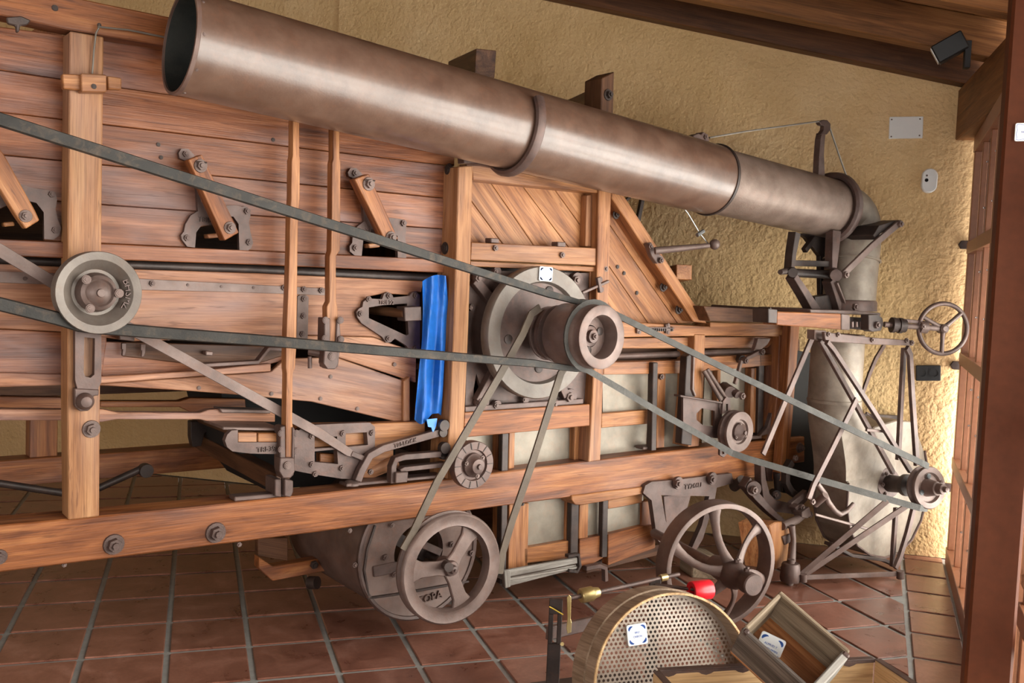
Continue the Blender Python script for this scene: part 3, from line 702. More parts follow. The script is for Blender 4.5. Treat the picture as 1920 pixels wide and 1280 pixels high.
boxo('tray_top', P(418, 806, 0), P(530, 808, 0) - P(418, 806, 0), (0, .22, 0), (0, 0, .012), 'irong', mc)
pr('tray_filler', [(446, 811), (482, 811), (482, 829), (446, 829)], -.02, .1, 'honey', mc)
pr('tray_filler', [(484, 812), (526, 812), (526, 829), (484, 829)], -.022, .1, 'honey', mc)
for x, y in ((462, 797), (499, 799)): bolt(mc, 0, 0, 0, .017, 'iron', 'nut', at=P(x, y + 8, .08), ax=(0, 0, 1))
fk = pr('slat_fork', [(526, 800), (535, 798), (536, 895), (530, 898), (525, 880)], -.06, .06, 'iron', mc)
pr('slat_fork_cheek', [(549, 800), (553, 804), (551, 890), (543, 898), (542, 862), (548, 860)], -.06, .06, 'iron', fk)
bolts(mc, [(539, 872)], -.075, 8, 'irong', 'pan')
bolts(mc, [(527, 812), (527, 842), (555, 812), (555, 845)], -.055, 7, 'iron', 'pan')
pr('joint_block', [(526, 858), (552, 858), (553, 884), (545, 896), (531, 896), (524, 884)], -.072, .05, 'iron', mc)
# cast window frame, timber behind it
pr('deck_timber', [(560, 796), (695, 794), (797, 790), (797, 824), (702, 838), (560, 846)], .06, .06, 'honey', mc)
pr('deck_timber', [(600, 850), (640, 852), (738, 842), (738, 880), (700, 897), (600, 890)], .075, .04, 'honey', mc)
cs = holed('cast_frame', [(552, 812), (575, 797), (640, 794), (694, 792), (703, 800), (703, 850), (692, 851), (690, 862), (672, 898), (640, 897), (588, 889), (552, 882)],
           [[(590, 820), (632, 818), (632, 838), (590, 841)], [(590, 846), (632, 842), (634, 870), (590, 866)], [(648, 812), (688, 810), (690, 834), (648, 838)]], .02, .035, 'iron', mc)
bolts(cs, [(642, 812), (697, 811), (584, 817), (584, 870), (640, 877), (694, 884), (590, 888)], .02, 6, 'iron', 'nut')
strip('link_arm', [(672, 902), (680, 882), (695, 855), (720, 841), (826, 811)], 14, -.02, .03, 'iron', mc)
text('lettering', 'TRI-LOCK', P(760, 830, -.021), P(826, 811, -.02) - P(720, 841, -.02), (0, 0, 1), .026, 'iron', mc, .004)
strip('slotted_guide', [(738, 906), (739, 875), (744, 862), (760, 857), (846, 850)], 11, -.03, .04, 'iron', mc)
strip('guide_arm', [(752, 884), (758, 880), (838, 871)], 9, -.03, .04, 'iron', mc)
pr('guide_stop', [(743, 886), (766, 884), (764, 904), (742, 906)], -.05, .05, 'iron', mc)
bp = boxo('guide_base', P(650, 913, .0), P(845, 894, .0) - P(650, 913, .0), (0, .07, 0), (0, 0, .014), 'iron', mc)
lathe('dome_nut', P(659, 909, .03), (0, 0, 1), [(0, .035), (.01, .035), (.025, .018), (.027, 0), (0, 0)], 'irong', bp, 16)
for x, y in ((827, 796), (829, 838)):
    disc('chain_link', P(x, y, -.01), AX, 11 * pxm(x, y, 0), .03, 'irond', mc, 16)
    disc('chain_link', P(x - 2, y + 13, .0), AX, 9 * pxm(x, y, 0), .03, 'irond', mc, 16)
strip('drive_strip', [(-300, 322), (0, 469), (104, 532), (262, 626), (420, 713), (600, 812), (655, 848), (668, 854)], [26, 24, 22, 20, 19, 18, 15, 8], .0, .012, 'irong', mc, .001)
strip('strip_clevis', [(660, 850), (684, 860)], 10, -.004, .03, 'iron', mc)
tp('cross_shaft', [(690, 884, .1), (745, 864, .06)], 12, 'honey', mc)
# left faces of the middle post
for x, y in ((850, 320), (844, 466), (842, 552), (843, 602), (838, 680)):
    bolt(mc, 0, 0, 0, .03, 'irond', 'pan', at=P(x + 3, y, .06) + V((-.03, 0, 0)), ax=(-1, 0, 0))
# panel of slanting boards
gr = [((887, 381), (939, 452)), ((928, 354), (1001, 460)), ((986, 357), (1065, 462)), ((1045, 362), (1099, 437))]
edges = [((830, 390), (880, 460))] + gr + [((1110, 350), (1170, 435))]
Yp_ = .075
def slant(edges, topy, boty, Y, clipx):
    for (a, b), (c_, d) in zip(edges, edges[1:]):
        f1 = lambda y: a[0] + (b[0] - a[0]) * (y - a[1]) / (b[1] - a[1])
        f2 = lambda y: c_[0] + (d[0] - c_[0]) * (y - c_[1]) / (d[1] - c_[1])
        q = [V((f1(topy) + .6, topy, 0)), V((f2(topy) - .6, topy, 0)), V((f2(boty) - .6, boty, 0)), V((f1(boty) + .6, boty, 0))]
        for n, dd in clipx: q = clip(q, n, dd) if q else q
        if len(q) > 2: pr('panel_board', [(p.x, p.y) for p in q], Y + random.uniform(0, .003), .02, 'honey', mc, P(*b, Y) - P(*a, Y), .002)
slant(edges, 335, 470, Yp_, [(V((-1, 0, 0)), -872), (V((1, 0, 0)), 1112)])
g2 = [((1040, 400), (1180, 611)), ((1139, 570), (1163, 603)), ((1142, 499), (1212, 601)), ((1145, 424), (1267, 601)), ((1147, 355), (1315, 600))]
slant(g2, 380, 606, .06, [(V((-1, 0, 0)), -1128), (V((1, 0, 0)), 1300)])
pr('inner_stile', [(1101, 366), (1122, 362), (1119, 462), (1098, 462)], .03, .05, 'honey', mc)
br = solid('diagonal_brace', [P(1147, 371, -.02), P(1147, 357, -.02), P(1164, 357, -.02), P(1326, 606, -.02), P(1301, 603, -.02)], V((0, .1, 0)), 'honey', mc, P(1326, 606, 0) - P(1164, 357, 0), .004)
bolts(mc, [(1155, 402), (1243, 538), (1272, 580)], .03, 9, 'irond')
bolts(mc, [(928, 465), (1053, 478), (1134, 504)], -.012, 6, 'irong', 'nut')
for x, y in ((928, 450), (1053, 457)): pr('latch', [(x - 7, y - 4), (x + 8, y - 3), (x + 8, y + 6), (x - 7, y + 5)], -.02, .05, 'iron', mc)
bolts(mc, [(1194, 549), (1158, 500), (1170, 512)], .058, 4, 'irond', 'pan', 'screw')
# sill with toothed rack
pr('sill_rail', [(1158, 603), (1332, 612), (1332, 604), (1480, 607), (1480, 631), (1340, 629), (1158, 632)], -.015, .12, 'honey', mc)
rk = pr('rack', [(1205, 613), (1265, 614), (1265, 616), (1205, 615)], -.03, .015, 'iron', mc, None, .0005)
for i in range(15): pr('rack_tooth', [(1206 + 3.9 * i, 613), (1208 + 3.9 * i, 613), (1208 + 3.9 * i, 621), (1206 + 3.9 * i, 621)], -.026, .012, 'irond', rk, None, 0)
for x in (1199, 1253): pr('rack_clip', [(x - 4, 607), (x + 4, 607), (x + 4, 625), (x - 4, 625)], -.03, .02, 'irong', rk); bolts(rk, [(x, 609), (x, 623)], -.03, 3.5, 'irong', 'pan', 'screw')
pr('sill_rail', [(1158, 634), (1300, 632), (1440, 631), (1460, 632), (1440, 652), (1282, 653), (1158, 653)], .03, .06, 'honey', mc)
tp('guide_tube', [(1150, 668, .1), (1285, 663, .1), (1440, 657, .1)], 6, 'irong', mc)
pr('backing_panel', [(1130, 640), (1500, 636), (1500, 700), (1130, 704)], .16, .02, 'dark', mc)
pr('upper_rail', [(1132, 679), (1282, 675), (1345, 668), (1452, 664), (1452, 684), (1345, 694), (1282, 700), (1132, 702)], .03, .06, 'honey', mc)
# metal panels with their wooden strips, above the main beam
def sheet(pts, Y=.1, th=.004): return pr('sheet_panel', pts, Y, th, 'sheet', mc, None, 0)
def stile(x0, x1, y0, y1, Y=.05, mat='honey', th=.05, name='panel_stile'): return pr(name, [(x0, y0), (x1, y0 - .06 * (x1 - x0)), (x1 - .02 * (y1 - y0), y1 - .1 * (x1 - x0)), (x0 - .02 * (y1 - y0), y1)], Y, th, mat, mc, (0, 0, 1))
sheet([(1130, 700), (1226, 694), (1224, 776), (1130, 784)]); sheet([(1126, 790), (1214, 786), (1210, 860), (1124, 870)])
pr('panel_rail', [(1128, 775), (1220, 768), (1218, 794), (1128, 802)], .06, .04, 'honey', mc)
stile(1225, 1234, 680, 845, .0, 'irond', .04, 'iron_stile'); stile(1234, 1249, 678, 840, .05)
bolt(mc, 1239, 706, .045, 6, 'irong', 'nut')
sheet([(1246, 700), (1300, 694), (1296, 835), (1242, 842)]); sheet([(1322, 690), (1440, 680), (1430, 820), (1316, 832)])
pr('corner_post', [(1303, 626), (1323, 627), (1319, 740), (1311, 836), (1291, 838), (1300, 740)], -.02, .13, 'honey', mc, (0, 0, 1), .004)
stile(1346, 1352, 690, 800, .06); stile(1409, 1424, 690, 812, .05); stile(1424, 1434, 655, 815, .03, 'irond', .04, 'iron_stile')
sheet([(1434, 680), (1470, 680), (1466, 800), (1430, 815)], .12)
pr('end_post', [(1462, 628), (1479, 629), (1476, 740), (1466, 824), (1447, 826), (1457, 740)], -.02, .14, 'beam', mc, (0, 0, 1), .004)
pr('slanting_post', [(1483, 606), (1500, 606), (1493, 700), (1485, 800), (1476, 900), (1462, 902), (1470, 800), (1477, 700)], -.075, .06, 'beam', mc, (0, 0, 1), .004)
pr('shade_panel', [(1494, 657), (1530, 662), (1527, 930), (1470, 924)], .03, .03, 'ironshade', mc)  # near-black sheet painted as the shade between post and duct
pr('end_stay', [(1492, 742), (1512, 732), (1504, 765), (1490, 786), (1486, 775)], .1, .05, 'beam', mc)
strip('end_stay_rod', [(1512, 738), (1488, 808)], 9, .08, .03, 'irond', mc)
# below the big disc: panels behind
sheet([(875, 815), (940, 808), (940, 890), (872, 895)]); stile(933, 941, 812, 895, .06); stile(942, 954, 812, 892, .02, 'irond', .03, 'iron_stile'); stile(955, 966, 810, 892, .05)
sheet([(964, 806), (1084, 796), (1080, 868), (960, 882)]); stile(1078, 1088, 798, 868, .06)
# under the main beam
stile(935, 941, 948, 1062, .08); stile(941, 952, 946, 1095, .03, 'irond', .04, 'iron_stile'); stile(955, 992, 945, 1068, .05)
bolt(mc, 979, 944, .045, 4, 'irond', 'nut')
sheet([(985, 940), (1066, 926), (1066, 1016), (983, 1030)], .085); stile(1062, 1072, 930, 1016, .07); stile(1072, 1086, 935, 1050, .03, 'irond', .035, 'iron_stile'); stile(1087, 1104, 935, 1010, .06)
sheet([(1100, 930), (1136, 925), (1134, 1000), (1100, 1008)], .085); stile(1131, 1141, 930, 1045, .03, 'irond', .035, 'iron_stile')
sheet([(1138, 925), (1206, 916), (1206, 985), (1138, 1000)], .085)
pr('panel_rail', [(1140, 933), (1206, 924), (1204, 942), (1160, 951), (1140, 954)], .06, .03, 'honey', mc)
pr('bottom_rail', [(983, 1028), (1075, 1012), (1075, 1046), (983, 1056)], .05, .05, 'honey', mc)
pr('bottom_rail', [(1087, 1011), (1131, 1003), (1131, 1046), (1110, 1058), (1087, 1062)], .05, .05, 'beam', mc)
pr('bottom_rail', [(1140, 1002), (1204, 986), (1229, 984), (1229, 1027), (1140, 1060)], .05, .05, 'beam', mc)
stile(1204, 1229, 940, 1020, .07, 'beam'); boxo('bottom_sill', P(1100, 1075, .12), P(1235, 1040, .12) - P(1100, 1075, .12), (0, .5, 0), (0, 0, .06), 'dark', mc)
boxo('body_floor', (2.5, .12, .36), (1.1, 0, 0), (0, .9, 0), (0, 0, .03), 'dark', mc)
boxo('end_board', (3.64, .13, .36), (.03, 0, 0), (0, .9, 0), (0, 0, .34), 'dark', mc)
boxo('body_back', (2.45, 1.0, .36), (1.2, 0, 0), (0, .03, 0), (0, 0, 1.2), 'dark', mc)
ty = boxo('wooden_tray', P(948, 1090, -.03), P(1084, 1066, -.03) - P(948, 1090, -.03), (0, .13, 0), (0, 0, .012), 'grey', mc)
pr('tray_lip', [(946, 1070), (1083, 1045), (1083, 1056), (946, 1083)], -.04, .02, 'grey', ty)
pr('tray_lip', [(948, 1084), (1083, 1058), (1083, 1066), (950, 1100)], -.02, .02, 'grey', ty)
pr('tray_side', [(946, 1070), (958, 1070), (958, 1100), (948, 1103)], -.045, .03, 'grey', ty)
strip('tray_bracket', [(1066, 1043), (1086, 1040), (1089, 1062), (1084, 1072), (1068, 1070)], 6, -.045, .03, 'irond', mc)
strip('tray_bracket', [(1100, 1066), (1125, 1061), (1137, 1066), (1138, 1090)], 8, .0, .03, 'iron', mc)
# big disc with drum pulleys
c0 = P(1007, 623, -.08); m_ = pxm(1007, 623, -.08); R_ = 124 * m_
bk = holed('bearing_plate', [(880, 506), (1108, 512), (1104, 640), (1095, 757), (872, 773)], [[(888, 730), (893, 700), (905, 735), (905, 760), (888, 762)]], .03, .02, 'iron', mc)
pr('bearing_plate_flange', [(872, 762), (1094, 747), (1094, 757), (872, 773)], .0, .03, 'iron', bk)
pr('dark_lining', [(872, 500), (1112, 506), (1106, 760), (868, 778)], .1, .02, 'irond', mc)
for x, y, r in ((893, 520, 14), (1077, 524, 14), (899, 753, 16), (1064, 743, 16), (927, 759, 10), (1037, 757, 10), (927, 508, 9), (980, 748, 8), (880, 576, 7)):
    disc('bearing_lug', P(x, y, .028), AX, r * pxm(x, y, 0), .025, 'iron', bk, 16); bolt(bk, x + 2, y + 1, .0, r * .6, 'irong', 'nut')
strip('bearing_rib', [(899, 753), (940, 680)], 16, -.01, .04, 'iron', bk); strip('bearing_rib', [(1064, 743), (1040, 690)], 16, -.01, .04, 'iron', bk); strip('bearing_rib', [(893, 525), (930, 570)], 18, -.01, .04, 'iron', bk)
dk = lathe('flywheel_disc', c0, AX, [(-.025, .04), (-.025, R_ * .985), (-.018, R_), (.028, R_), (.035, R_ * .985), (.035, R_ * .775), (.008, R_ * .74), (.008, .04)], 'steel', mc, 64, True)
lathe('disc_web', c0, AX, [(.006, .03), (.006, R_ * .755), (.012, R_ * .75), (.014, R_ * .3), (.016, .03)], 'iron', dk, 48)
for x, y in ((953, 636), (1010, 690), (1030, 545)): disc('web_hole', P(x, y, -.094), AX, 9 * m_, .004, 'irond', dk, 16)
ca = P(1118, 631, -.5); AXS = (P(1118, 631, -.5) - P(1007, 623, -.12)).normalized(); L0 = (ca - c0).length
def on(d): return c0 + AXS * d
tube('drive_shaft', [on(-.1), on(L0 - .1)], .03, 'irong', mc, 16)
rD = .141
dm = lathe('drum_pulley', on(L0 - .235), AXS, [(0, .05), (0, rD * .95), (.012, rD), (.17, rD * 1.02), (.19, rD * .985), (.196, rD * .96), (.215, rD * .97), (.235, rD * .985), (.238, rD * .95), (.235, rD * .68), (.225, rD * .655), (.16, rD * .65), (.16, .05)], 'irong', mc, 48)
lathe('drum_hub', on(L0 - .1), AXS, [(0, .0), (0, .048), (.03, .045), (.032, .03), (.05, .028), (.05, 0)], 'iron', dm, 20)
bolt(dm, 0, 0, 0, .016, 'iron', 'nut', at=on(L0 - .05), ax=AXS)
for a in (20, 150, 265):
    disc('web_hole', on(L0 - .0745) + V((math.cos(math.radians(a)), 0, math.sin(math.radians(a)))) * .062, AXS, .018, .003, 'irond', dm, 14)
rV = .128
for k, (d0, r_) in enumerate(((L0 - .285, rV), (L0 - .345, rV * .95))):
    lathe('grooved_pulley', on(d0), AXS, [(0, .03), (0, r_), (.008, r_ * 1.02), (.014, r_ * 1.02), (.024, r_ * .84), (.032, r_ * .84), (.042, r_ * 1.02), (.048, r_ * 1.02), (.055, r_), (.055, .03)], 'iron', mc, 40)
latch = strip('latch_bar', [(1093, 549), (1143, 527)], 5, -.06, .02, 'irong', mc); bolts(latch, [(1125, 524), (1127, 543)], -.055, 6, 'iron', 'pan')
strip('latch_staple', [(1123, 520), (1128, 548)], 7, -.066, .02, 'iron', latch)
# round idler at the beam, fan casing and fan wheel
c = P(883, 870, -.10); m_ = pxm(883, 870, -.1); R_ = 45 * m_
idl = lathe('idler_disc', c, AX, [(-.02, .02), (-.02, R_ * .97), (-.014, R_), (.02, R_), (.026, R_ * .97), (.026, R_ * .66), (.014, R_ * .62), (.014, .02)], 'iron', mc, 40)
lathe('idler_hub', c, AX, [(.01, 0), (.01, R_ * .52), (.03, R_ * .5), (.038, R_ * .38), (.06, R_ * .3), (.064, R_ * .12), (.075, R_ * .1), (.075, 0)], 'iron', idl, 28)
for a in (40, 165, 285): bolt(idl, 0, 0, 0, .012, 'irong', 'nut', at=c + AX * .03 + V((math.cos(math.radians(a)), 0, math.sin(math.radians(a)))) * R_ * .46)
for k in range(14):
    a = 2 * pi * k / 14; d = V((math.cos(a), 0, math.sin(a)))
    box3('idler_rib', c + AX * .027 + d * R_ * .68, c + AX * .027 + d * R_ * .95, AX, .004, .003, 'irond', idl, 0)
tp('axle', [(883, 870, -.09), (875, 868, .02)], 13, 'iron', idl)
cf = P(786, 1034, .03); m_ = pxm(786, 1034, .03); R_ = 124 * m_
fc = lathe('fan_casing', cf, AX, [(-.75, R_ * .9), (-.75, R_ * .98), (-.02, R_ * .98), (-.02, R_ * 1.02), (0, R_ * 1.02), (.004, R_ * .99), (.0, R_ * .96), (-.002, R_ * .43), (-.03, R_ * .41), (-.02, R_ * .9)], 'drumsheet', mc, 56)
lathe('casing_rim', cf, AX, [(-.012, R_ * 1.01), (-.012, R_ * 1.045), (.006, R_ * 1.045), (.012, R_ * 1.02), (.008, R_ * .98), (.0, R_ * .97)], 'iron', fc, 56)
pr('casing_web', [(700, 1062), (745, 1053), (750, 1072), (702, 1082)], .022, .02, 'iron', fc)
strip('casing_rib', [(690, 1122), (760, 1112), (880, 1090)], 4, .018, .02, 'irond', fc)
strip('casing_rib', [(692, 1118), (684, 1070), (690, 1030), (705, 985)], 4, .018, .02, 'irond', fc)
text('lettering', 'TOPA', P(806, 1120, .026), (1, 0, .12), (0, 0, 1), .05, 'drumsheet', fc, .006)
bolts(fc, [(722, 1044), (846, 1020), (883, 1036), (664, 1058), (738, 1076)], .026, 6, 'iron', 'nut')
tp('fan_shaft', [(842, 1063, -.28), (790, 1030, .3)], 9, 'irond', fc)
strip('fan_blade', [(745, 1010), (800, 1042)], 24, .12, .01, 'irond', fc)
strip('bearing_arm', [(792, 1020), (828, 1036)], 14, -.06, .04, 'iron', fc)
cw = P(842, 1063, -.2); m_ = pxm(842, 1063, -.2); R_ = 106 * m_
AW = V((-.06, -1, 0)).normalized()
fw = lathe('fan_wheel', cw, AW, [(-.03, R_ * .80), (-.03, R_ * .985), (-.02, R_), (-.012, R_), (0, R_ * .9), (.012, R_ * .985), (.02, R_), (.03, R_ * .985), (.034, R_ * .96), (.026, R_ * .84), (.03, R_ * .77), (.012, R_ * .745), (-.022, R_ * .75)], 'irong', mc, 56)
lathe('wheel_hub', cw, AW, [(-.06, .012), (-.06, .035), (.02, .034), (.03, .03), (.032, .02), (.05, .015), (.052, .006), (.06, .005), (.06, 0), (-.06, 0)], 'iron', fw, 20)
for a in (176, 55, 292):
    d = V((math.cos(math.radians(a)), 0, math.sin(math.radians(a)))); t = V((-d.z, 0, d.x))
    f = [cw + d * .02 + t * .036, cw + d * .06 + t * .03, cw + d * R_ * .6 + t * .034, cw + d * R_ * .78 + t * .055, cw + d * R_ * .78 - t * .055, cw + d * R_ * .6 - t * .034, cw + d * .06 - t * .03, cw + d * .02 - t * .036]
    solid('spoke', [p + V((0, -.012, 0)) for p in f], V((0, .02, 0)), 'irong', fw, d, .004)
pr('under_bracket', [(484, 1008), (540, 1008), (540, 1052), (484, 1042)], .55, .04, 'dark', mc)
pr('under_bearer', [(486, 1044), (512, 1062), (612, 1045), (612, 1070), (512, 1089), (486, 1066)], .5, .06, 'beam', mc)
bolts(mc, [(588, 1058)], .48, 8, 'irond', 'nut')
tp('under_caster', [(580, 1092, .5), (595, 1092, .46)], 12, 'irond', mc, 16)
# bolts of the main beam
bolts(mc, [(213, 1020), (404, 998)], 0, 20, 'iron'); bolts(mc, [(-2, 1044)], 0, 15, 'iron')
bolts(mc, [(120, 1058), (448, 1020), (655, 994), (735, 984)], .02, 5, 'irong', 'nut')
boxo('beam_stop', P(1206, 843, .03), (.09, 0, 0), (0, .06, 0), (0, 0, .015), 'irong', mc)
# idler bracket at the corner post
ib = holed('idler_bracket', [(1281, 742), (1354, 755), (1354, 822), (1330, 820), (1281, 800)], [[(1306, 775), (1316, 765), (1340, 770), (1340, 800), (1318, 797), (1306, 787)]], -.1, .015, 'iron', mc)
pr('bracket_flange', [(1276, 740), (1355, 753), (1355, 757), (1276, 744)], -.13, .05, 'iron', ib)
pr('bracket_web', [(1288, 668), (1300, 660), (1303, 740), (1297, 835), (1278, 832), (1284, 742)], -.06, .05, 'irond', ib)
strip('bracket_bar', [(1297, 662), (1302, 668), (1300, 730), (1305, 742)], 4, -.12, .02, 'irong', ib)
tp('idler_stay', [(1320, 695, -.05), (1352, 750, -.11)], 4.5, 'irong', ib); tp('idler_stay', [(1326, 692, -.05), (1360, 745, -.11)], 4, 'irong', ib)
holed('slotted_link', [(1356, 752), (1362, 744), (1369, 746), (1370, 770), (1354, 776)], [[(1360, 757), (1365, 757), (1365, 770), (1360, 770)]], -.13, .014, 'iron', ib)
holed('slotted_link', [(1350, 842), (1362, 838), (1363, 851), (1357, 857), (1350, 853)], [[(1354, 845), (1358, 845), (1358, 851), (1354, 851)]], -.13, .014, 'iron', ib)
c = P(1385, 809, -.19); m_ = pxm(1385, 809, -.19); R_ = 39 * m_
ip = lathe('idler_pulley', c, AX, [(-.055, .02), (-.055, R_ * .97), (-.045, R_), (-.035, R_), (-.02, R_ * .85), (-.005, R_), (.004, R_), (.01, R_ * .97), (.01, R_ * .6), (-.002, R_ * .56), (-.002, .02)], 'irong', mc, 40)
lathe('idler_hub', c, AX, [(-.01, 0), (-.01, R_ * .45), (.012, R_ * .43), (.02, R_ * .34), (.03, R_ * .2), (.04, R_ * .1), (.05, R_ * .09), (.05, 0)], 'iron', ip, 24)
for a in (100, 215, 330): bolt(ip, 0, 0, 0, .01, 'irong', 'nut', at=c + AX * .012 + V((math.cos(math.radians(a)), 0, math.sin(math.radians(a)))) * R_ * .4)
tp('axle', [(1385, 809, -.15), (1372, 806, -.02)], 8, 'iron', ip)
# small rocker linkage above it
pr('linkage_bracket', [(1422, 634), (1446, 634), (1440, 645), (1428, 655), (1414, 658), (1418, 648)], -.04, .03, 'irong', mc)
strip('linkage_arm', [(1428, 659), (1410, 668), (1394, 676)], 7, -.06, .02, 'irong', mc); bolts(mc, [(1428, 659), (1397, 676)], -.065, 6, 'iron', 'nut')
strip('linkage_arm', [(1392, 676), (1386, 700), (1380, 720)], 6, -.07, .02, 'irong', mc)
tp('linkage_boss', [(1393, 674, -.03), (1384, 672, .04)], 8, 'irond', mc)
tp('linkage_boss', [(1370, 735, -.06), (1358, 726, .05)], 11, 'iron', mc); tp('linkage_boss', [(1384, 740, -.09), (1366, 728, -.02)], 8, 'iron', mc)
bolts(mc, [(1390, 742)], -.09, 7, 'irong', 'nut')
pr('iron_gusset', [(1452, 760), (1456, 790), (1448, 812), (1424, 818), (1440, 800)], .0, .03, 'irong', mc)
boxo('beam_washer', P(1408, 824, .02), (.1, 0, 0), (0, .06, 0), (0, 0, .02), 'irong', mc)
bolts(mc, [(1499, 839)], -.01, 10, 'iron')
# top lever with ball, cross timber end, iron strut
pr('lever_bracket', [(1214, 456), (1222, 454), (1230, 470), (1244, 482), (1244, 492), (1232, 494), (1222, 480)], -.05, .03, 'iron', mc)
tp('ball_lever', [(1228, 470, -.08), (1280, 465, -.15), (1330, 460, -.22)], [7, 6, 4.5], 'irong', mc, 12)
bm = bmesh.new(); bmesh.ops.create_uvsphere(bm, u_segments=16, v_segments=10, radius=10 * pxm(1340, 458, -.23)); bmesh.ops.translate(bm, verts=bm.verts[:], vec=P(1340, 458, -.23)); emit('lever_ball', bm, 'iron', mc, None, None, True)
box3('timber_end', P(1283, 510, .02), P(1240, 520, .3), (0, 0, 1), .08, .09, 'honey', mc)
strip('roof_strut', [(1209, 360), (1198, 415)], 9, .25, .02, 'irond', mc); strip('roof_strut', [(1200, 355), (1172, 378)], 5, .25, .02, 'irond', mc)
bolts(mc, [(1218, 462), (1238, 488)], -.055, 6, 'iron', 'nut')
tp('latch_wire', [(1268, 372, -.22), (1290, 400, -.2), (1312, 437, -.18), (1334, 465, -.2)], 1.2, 'zincwire', mc, 6)
tp('wire_clamp', [(1307, 441, -.19), (1319, 433, -.19)], 4, 'zincwire', mc, 8)
# rear-wheel side casting and the steered front wheel
cs = holed('axle_bracket', [(1206, 924), (1210, 910), (1222, 903), (1262, 900), (1320, 893), (1372, 887), (1376, 905), (1344, 914), (1340, 938), (1318, 1010), (1300, 1040), (1296, 1030), (1316, 985), (1330, 930), (1240, 928), (1248, 975), (1262, 1010), (1248, 1030), (1232, 1010), (1222, 938)], [], -.03, .03, 'iron', mc)
pr('bracket_web', [(1244, 930), (1298, 921), (1280, 985), (1262, 1035), (1250, 990)], .02, .012, 'iron', cs)
for x, y in ((1268, 904), (1332, 896)): disc('bolt_boss', P(x, y, -.03), AX, 12 * pxm(x, y, 0), .02, 'iron', cs, 16); bolt(cs, x + 1, y + 2, -.05, 8, 'iron', 'nut')
text('lettering', 'TY266U', P(1299, 911, -.031), P(1330, 905, 0) - P(1270, 913, 0), (0, 0, 1), .04, 'iron', cs, .004)
cw = P(1354, 1061, -.65); m_ = pxm(1354, 1061, -.65)
AR = V((-.28, -.96, 0)).normalized(); TR = V((.96, -.28, 0))
R_ = min(118 * m_, cw.z)
wh = lathe('road_wheel', cw, AR, [(-.11, R_ * .955), (-.11, R_ * .99), (-.105, R_), (-.002, R_), (0, R_ * .99), (0, R_ * .925), (-.006, R_ * .915), (-.05, R_ * .905), (-.105, R_ * .93)], 'irong', mc, 64)
hc = cw + AR * .10 + V((0, 0, -.012))
lathe('wheel_hub', hc, AR, [(-.16, 0), (-.16, .05), (-.05, .062), (.0, .066), (.03, .06), (.05, .045), (.09, .043), (.1, .05), (.15, .05), (.156, .045), (.156, 0)], 'iron', wh, 28)
for k in range(6):
    a = math.radians(98 - 60 * k); d = TR * math.cos(a) + V((0, 0, 1)) * math.sin(a); t = -TR * math.sin(a) + V((0, 0, 1)) * math.cos(a)
    pts = [hc + d * (.03 + (R_ * .92 - .03) * u) + AR * (-.02 - .115 * u ** 1.3) + V((0, 0, .012 * u)) + t * (.03 * math.sin(u * pi)) for u in (0, .15, .3, .45, .6, .75, .88, 1)]
    ww = [.034, .026, .021, .019, .019, .021, .026, .036]
    sweep('spoke', pts, lambda i: [(ww[i] * c_, ww[i] * .62 * s_) if abs((frames(pts)[i][1]).dot(AR)) < .5 else (ww[i] * .62 * c_, ww[i] * s_) for c_, s_ in circ(1, 10)], 'irong', wh)
for q in (hc + AR * .02 + V((0, 0, .066)), hc + AR * .1 + V((0, 0, .048))): bolt(wh, 0, 0, 0, .017, 'iron', 'nut', at=q, ax=(0, 0, 1))
tube('axle', [hc - AR * .1, hc - AR * .75], .024, 'irong', mc, 14)
# turntable block and steering castings at the right
ab = solid('axle_block', [P(1443, 985, -.3), P(1456, 978, -.3), P(1480, 978, -.3), P(1482, 1000, -.3), P(1476, 1055, -.3), P(1456, 1068, -.3), P(1450, 1030, -.3)], V((-.1, .14, 0)), 'honey', mc, (0, 0, 1), .005)
pr('block_plate', [(1467, 1006), (1482, 1000), (1483, 1016), (1472, 1022)], -.31, .01, 'iron', ab)
c = P(1482, 1072, -.38)
lathe('pivot_socket', c + V((0, 0, -.05)), (0, 0, 1), [(0, .03), (0, .052), (.02, .056), (.09, .05), (.1, .044), (.1, .02)], 'iron', mc, 24)
tube('pivot_pin', [c + V((0, 0, -.085)), c + V((0, 0, .07))], .02, 'irong', mc)
tp('pivot_arm', [(1483, 1058, -.36), (1488, 1010, -.34), (1484, 985, -.33)], [9, 5, 7], 'irong', mc, 10)
strip('steering_arm', [(1402, 904), (1420, 930), (1445, 957), (1472, 980)], [22, 16, 12, 9], -.16, .05, 'iron', mc)
tp('arm_boss', [(1414, 916, -.19), (1398, 906, -.06)], 14, 'iron', mc, 16); bolts(mc, [(1412, 918)], -.192, 8, 'irong', 'nut')
tp('arm_boss', [(1392, 900, -.08), (1376, 912, .0)], 10, 'irond', mc, 14)
strip('steering_arm', [(1430, 862), (1432, 900), (1438, 932), (1452, 948), (1492, 955)], [10, 14, 20, 22, 18], -.12, .05, 'iron', mc)
strip('steering_arm', [(1488, 866), (1479, 880), (1478, 905), (1487, 922), (1505, 935)], [14, 14, 12, 12, 10], -.16, .04, 'irond', mc); bolts(mc, [(1490, 858)], -.17, 6, 'irong', 'nut')
strip('slot_plate', [(1485, 948), (1514, 924)], 12, -.22, .03, 'irong', mc); strip('slot_plate', [(1494, 958), (1514, 934)], 6, -.2, .03, 'irong', mc)
pr('clamp_block', [(1491, 952), (1500, 945), (1508, 950), (1508, 962), (1498, 965)], -.26, .05, 'iron', mc); bolts(mc, [(1502, 950), (1517, 964)], -.265, 6, 'irong', 'nut')
pr('clamp_block', [(1504, 960), (1518, 950), (1522, 966), (1514, 972), (1504, 970)], -.3, .06, 'irong', mc)
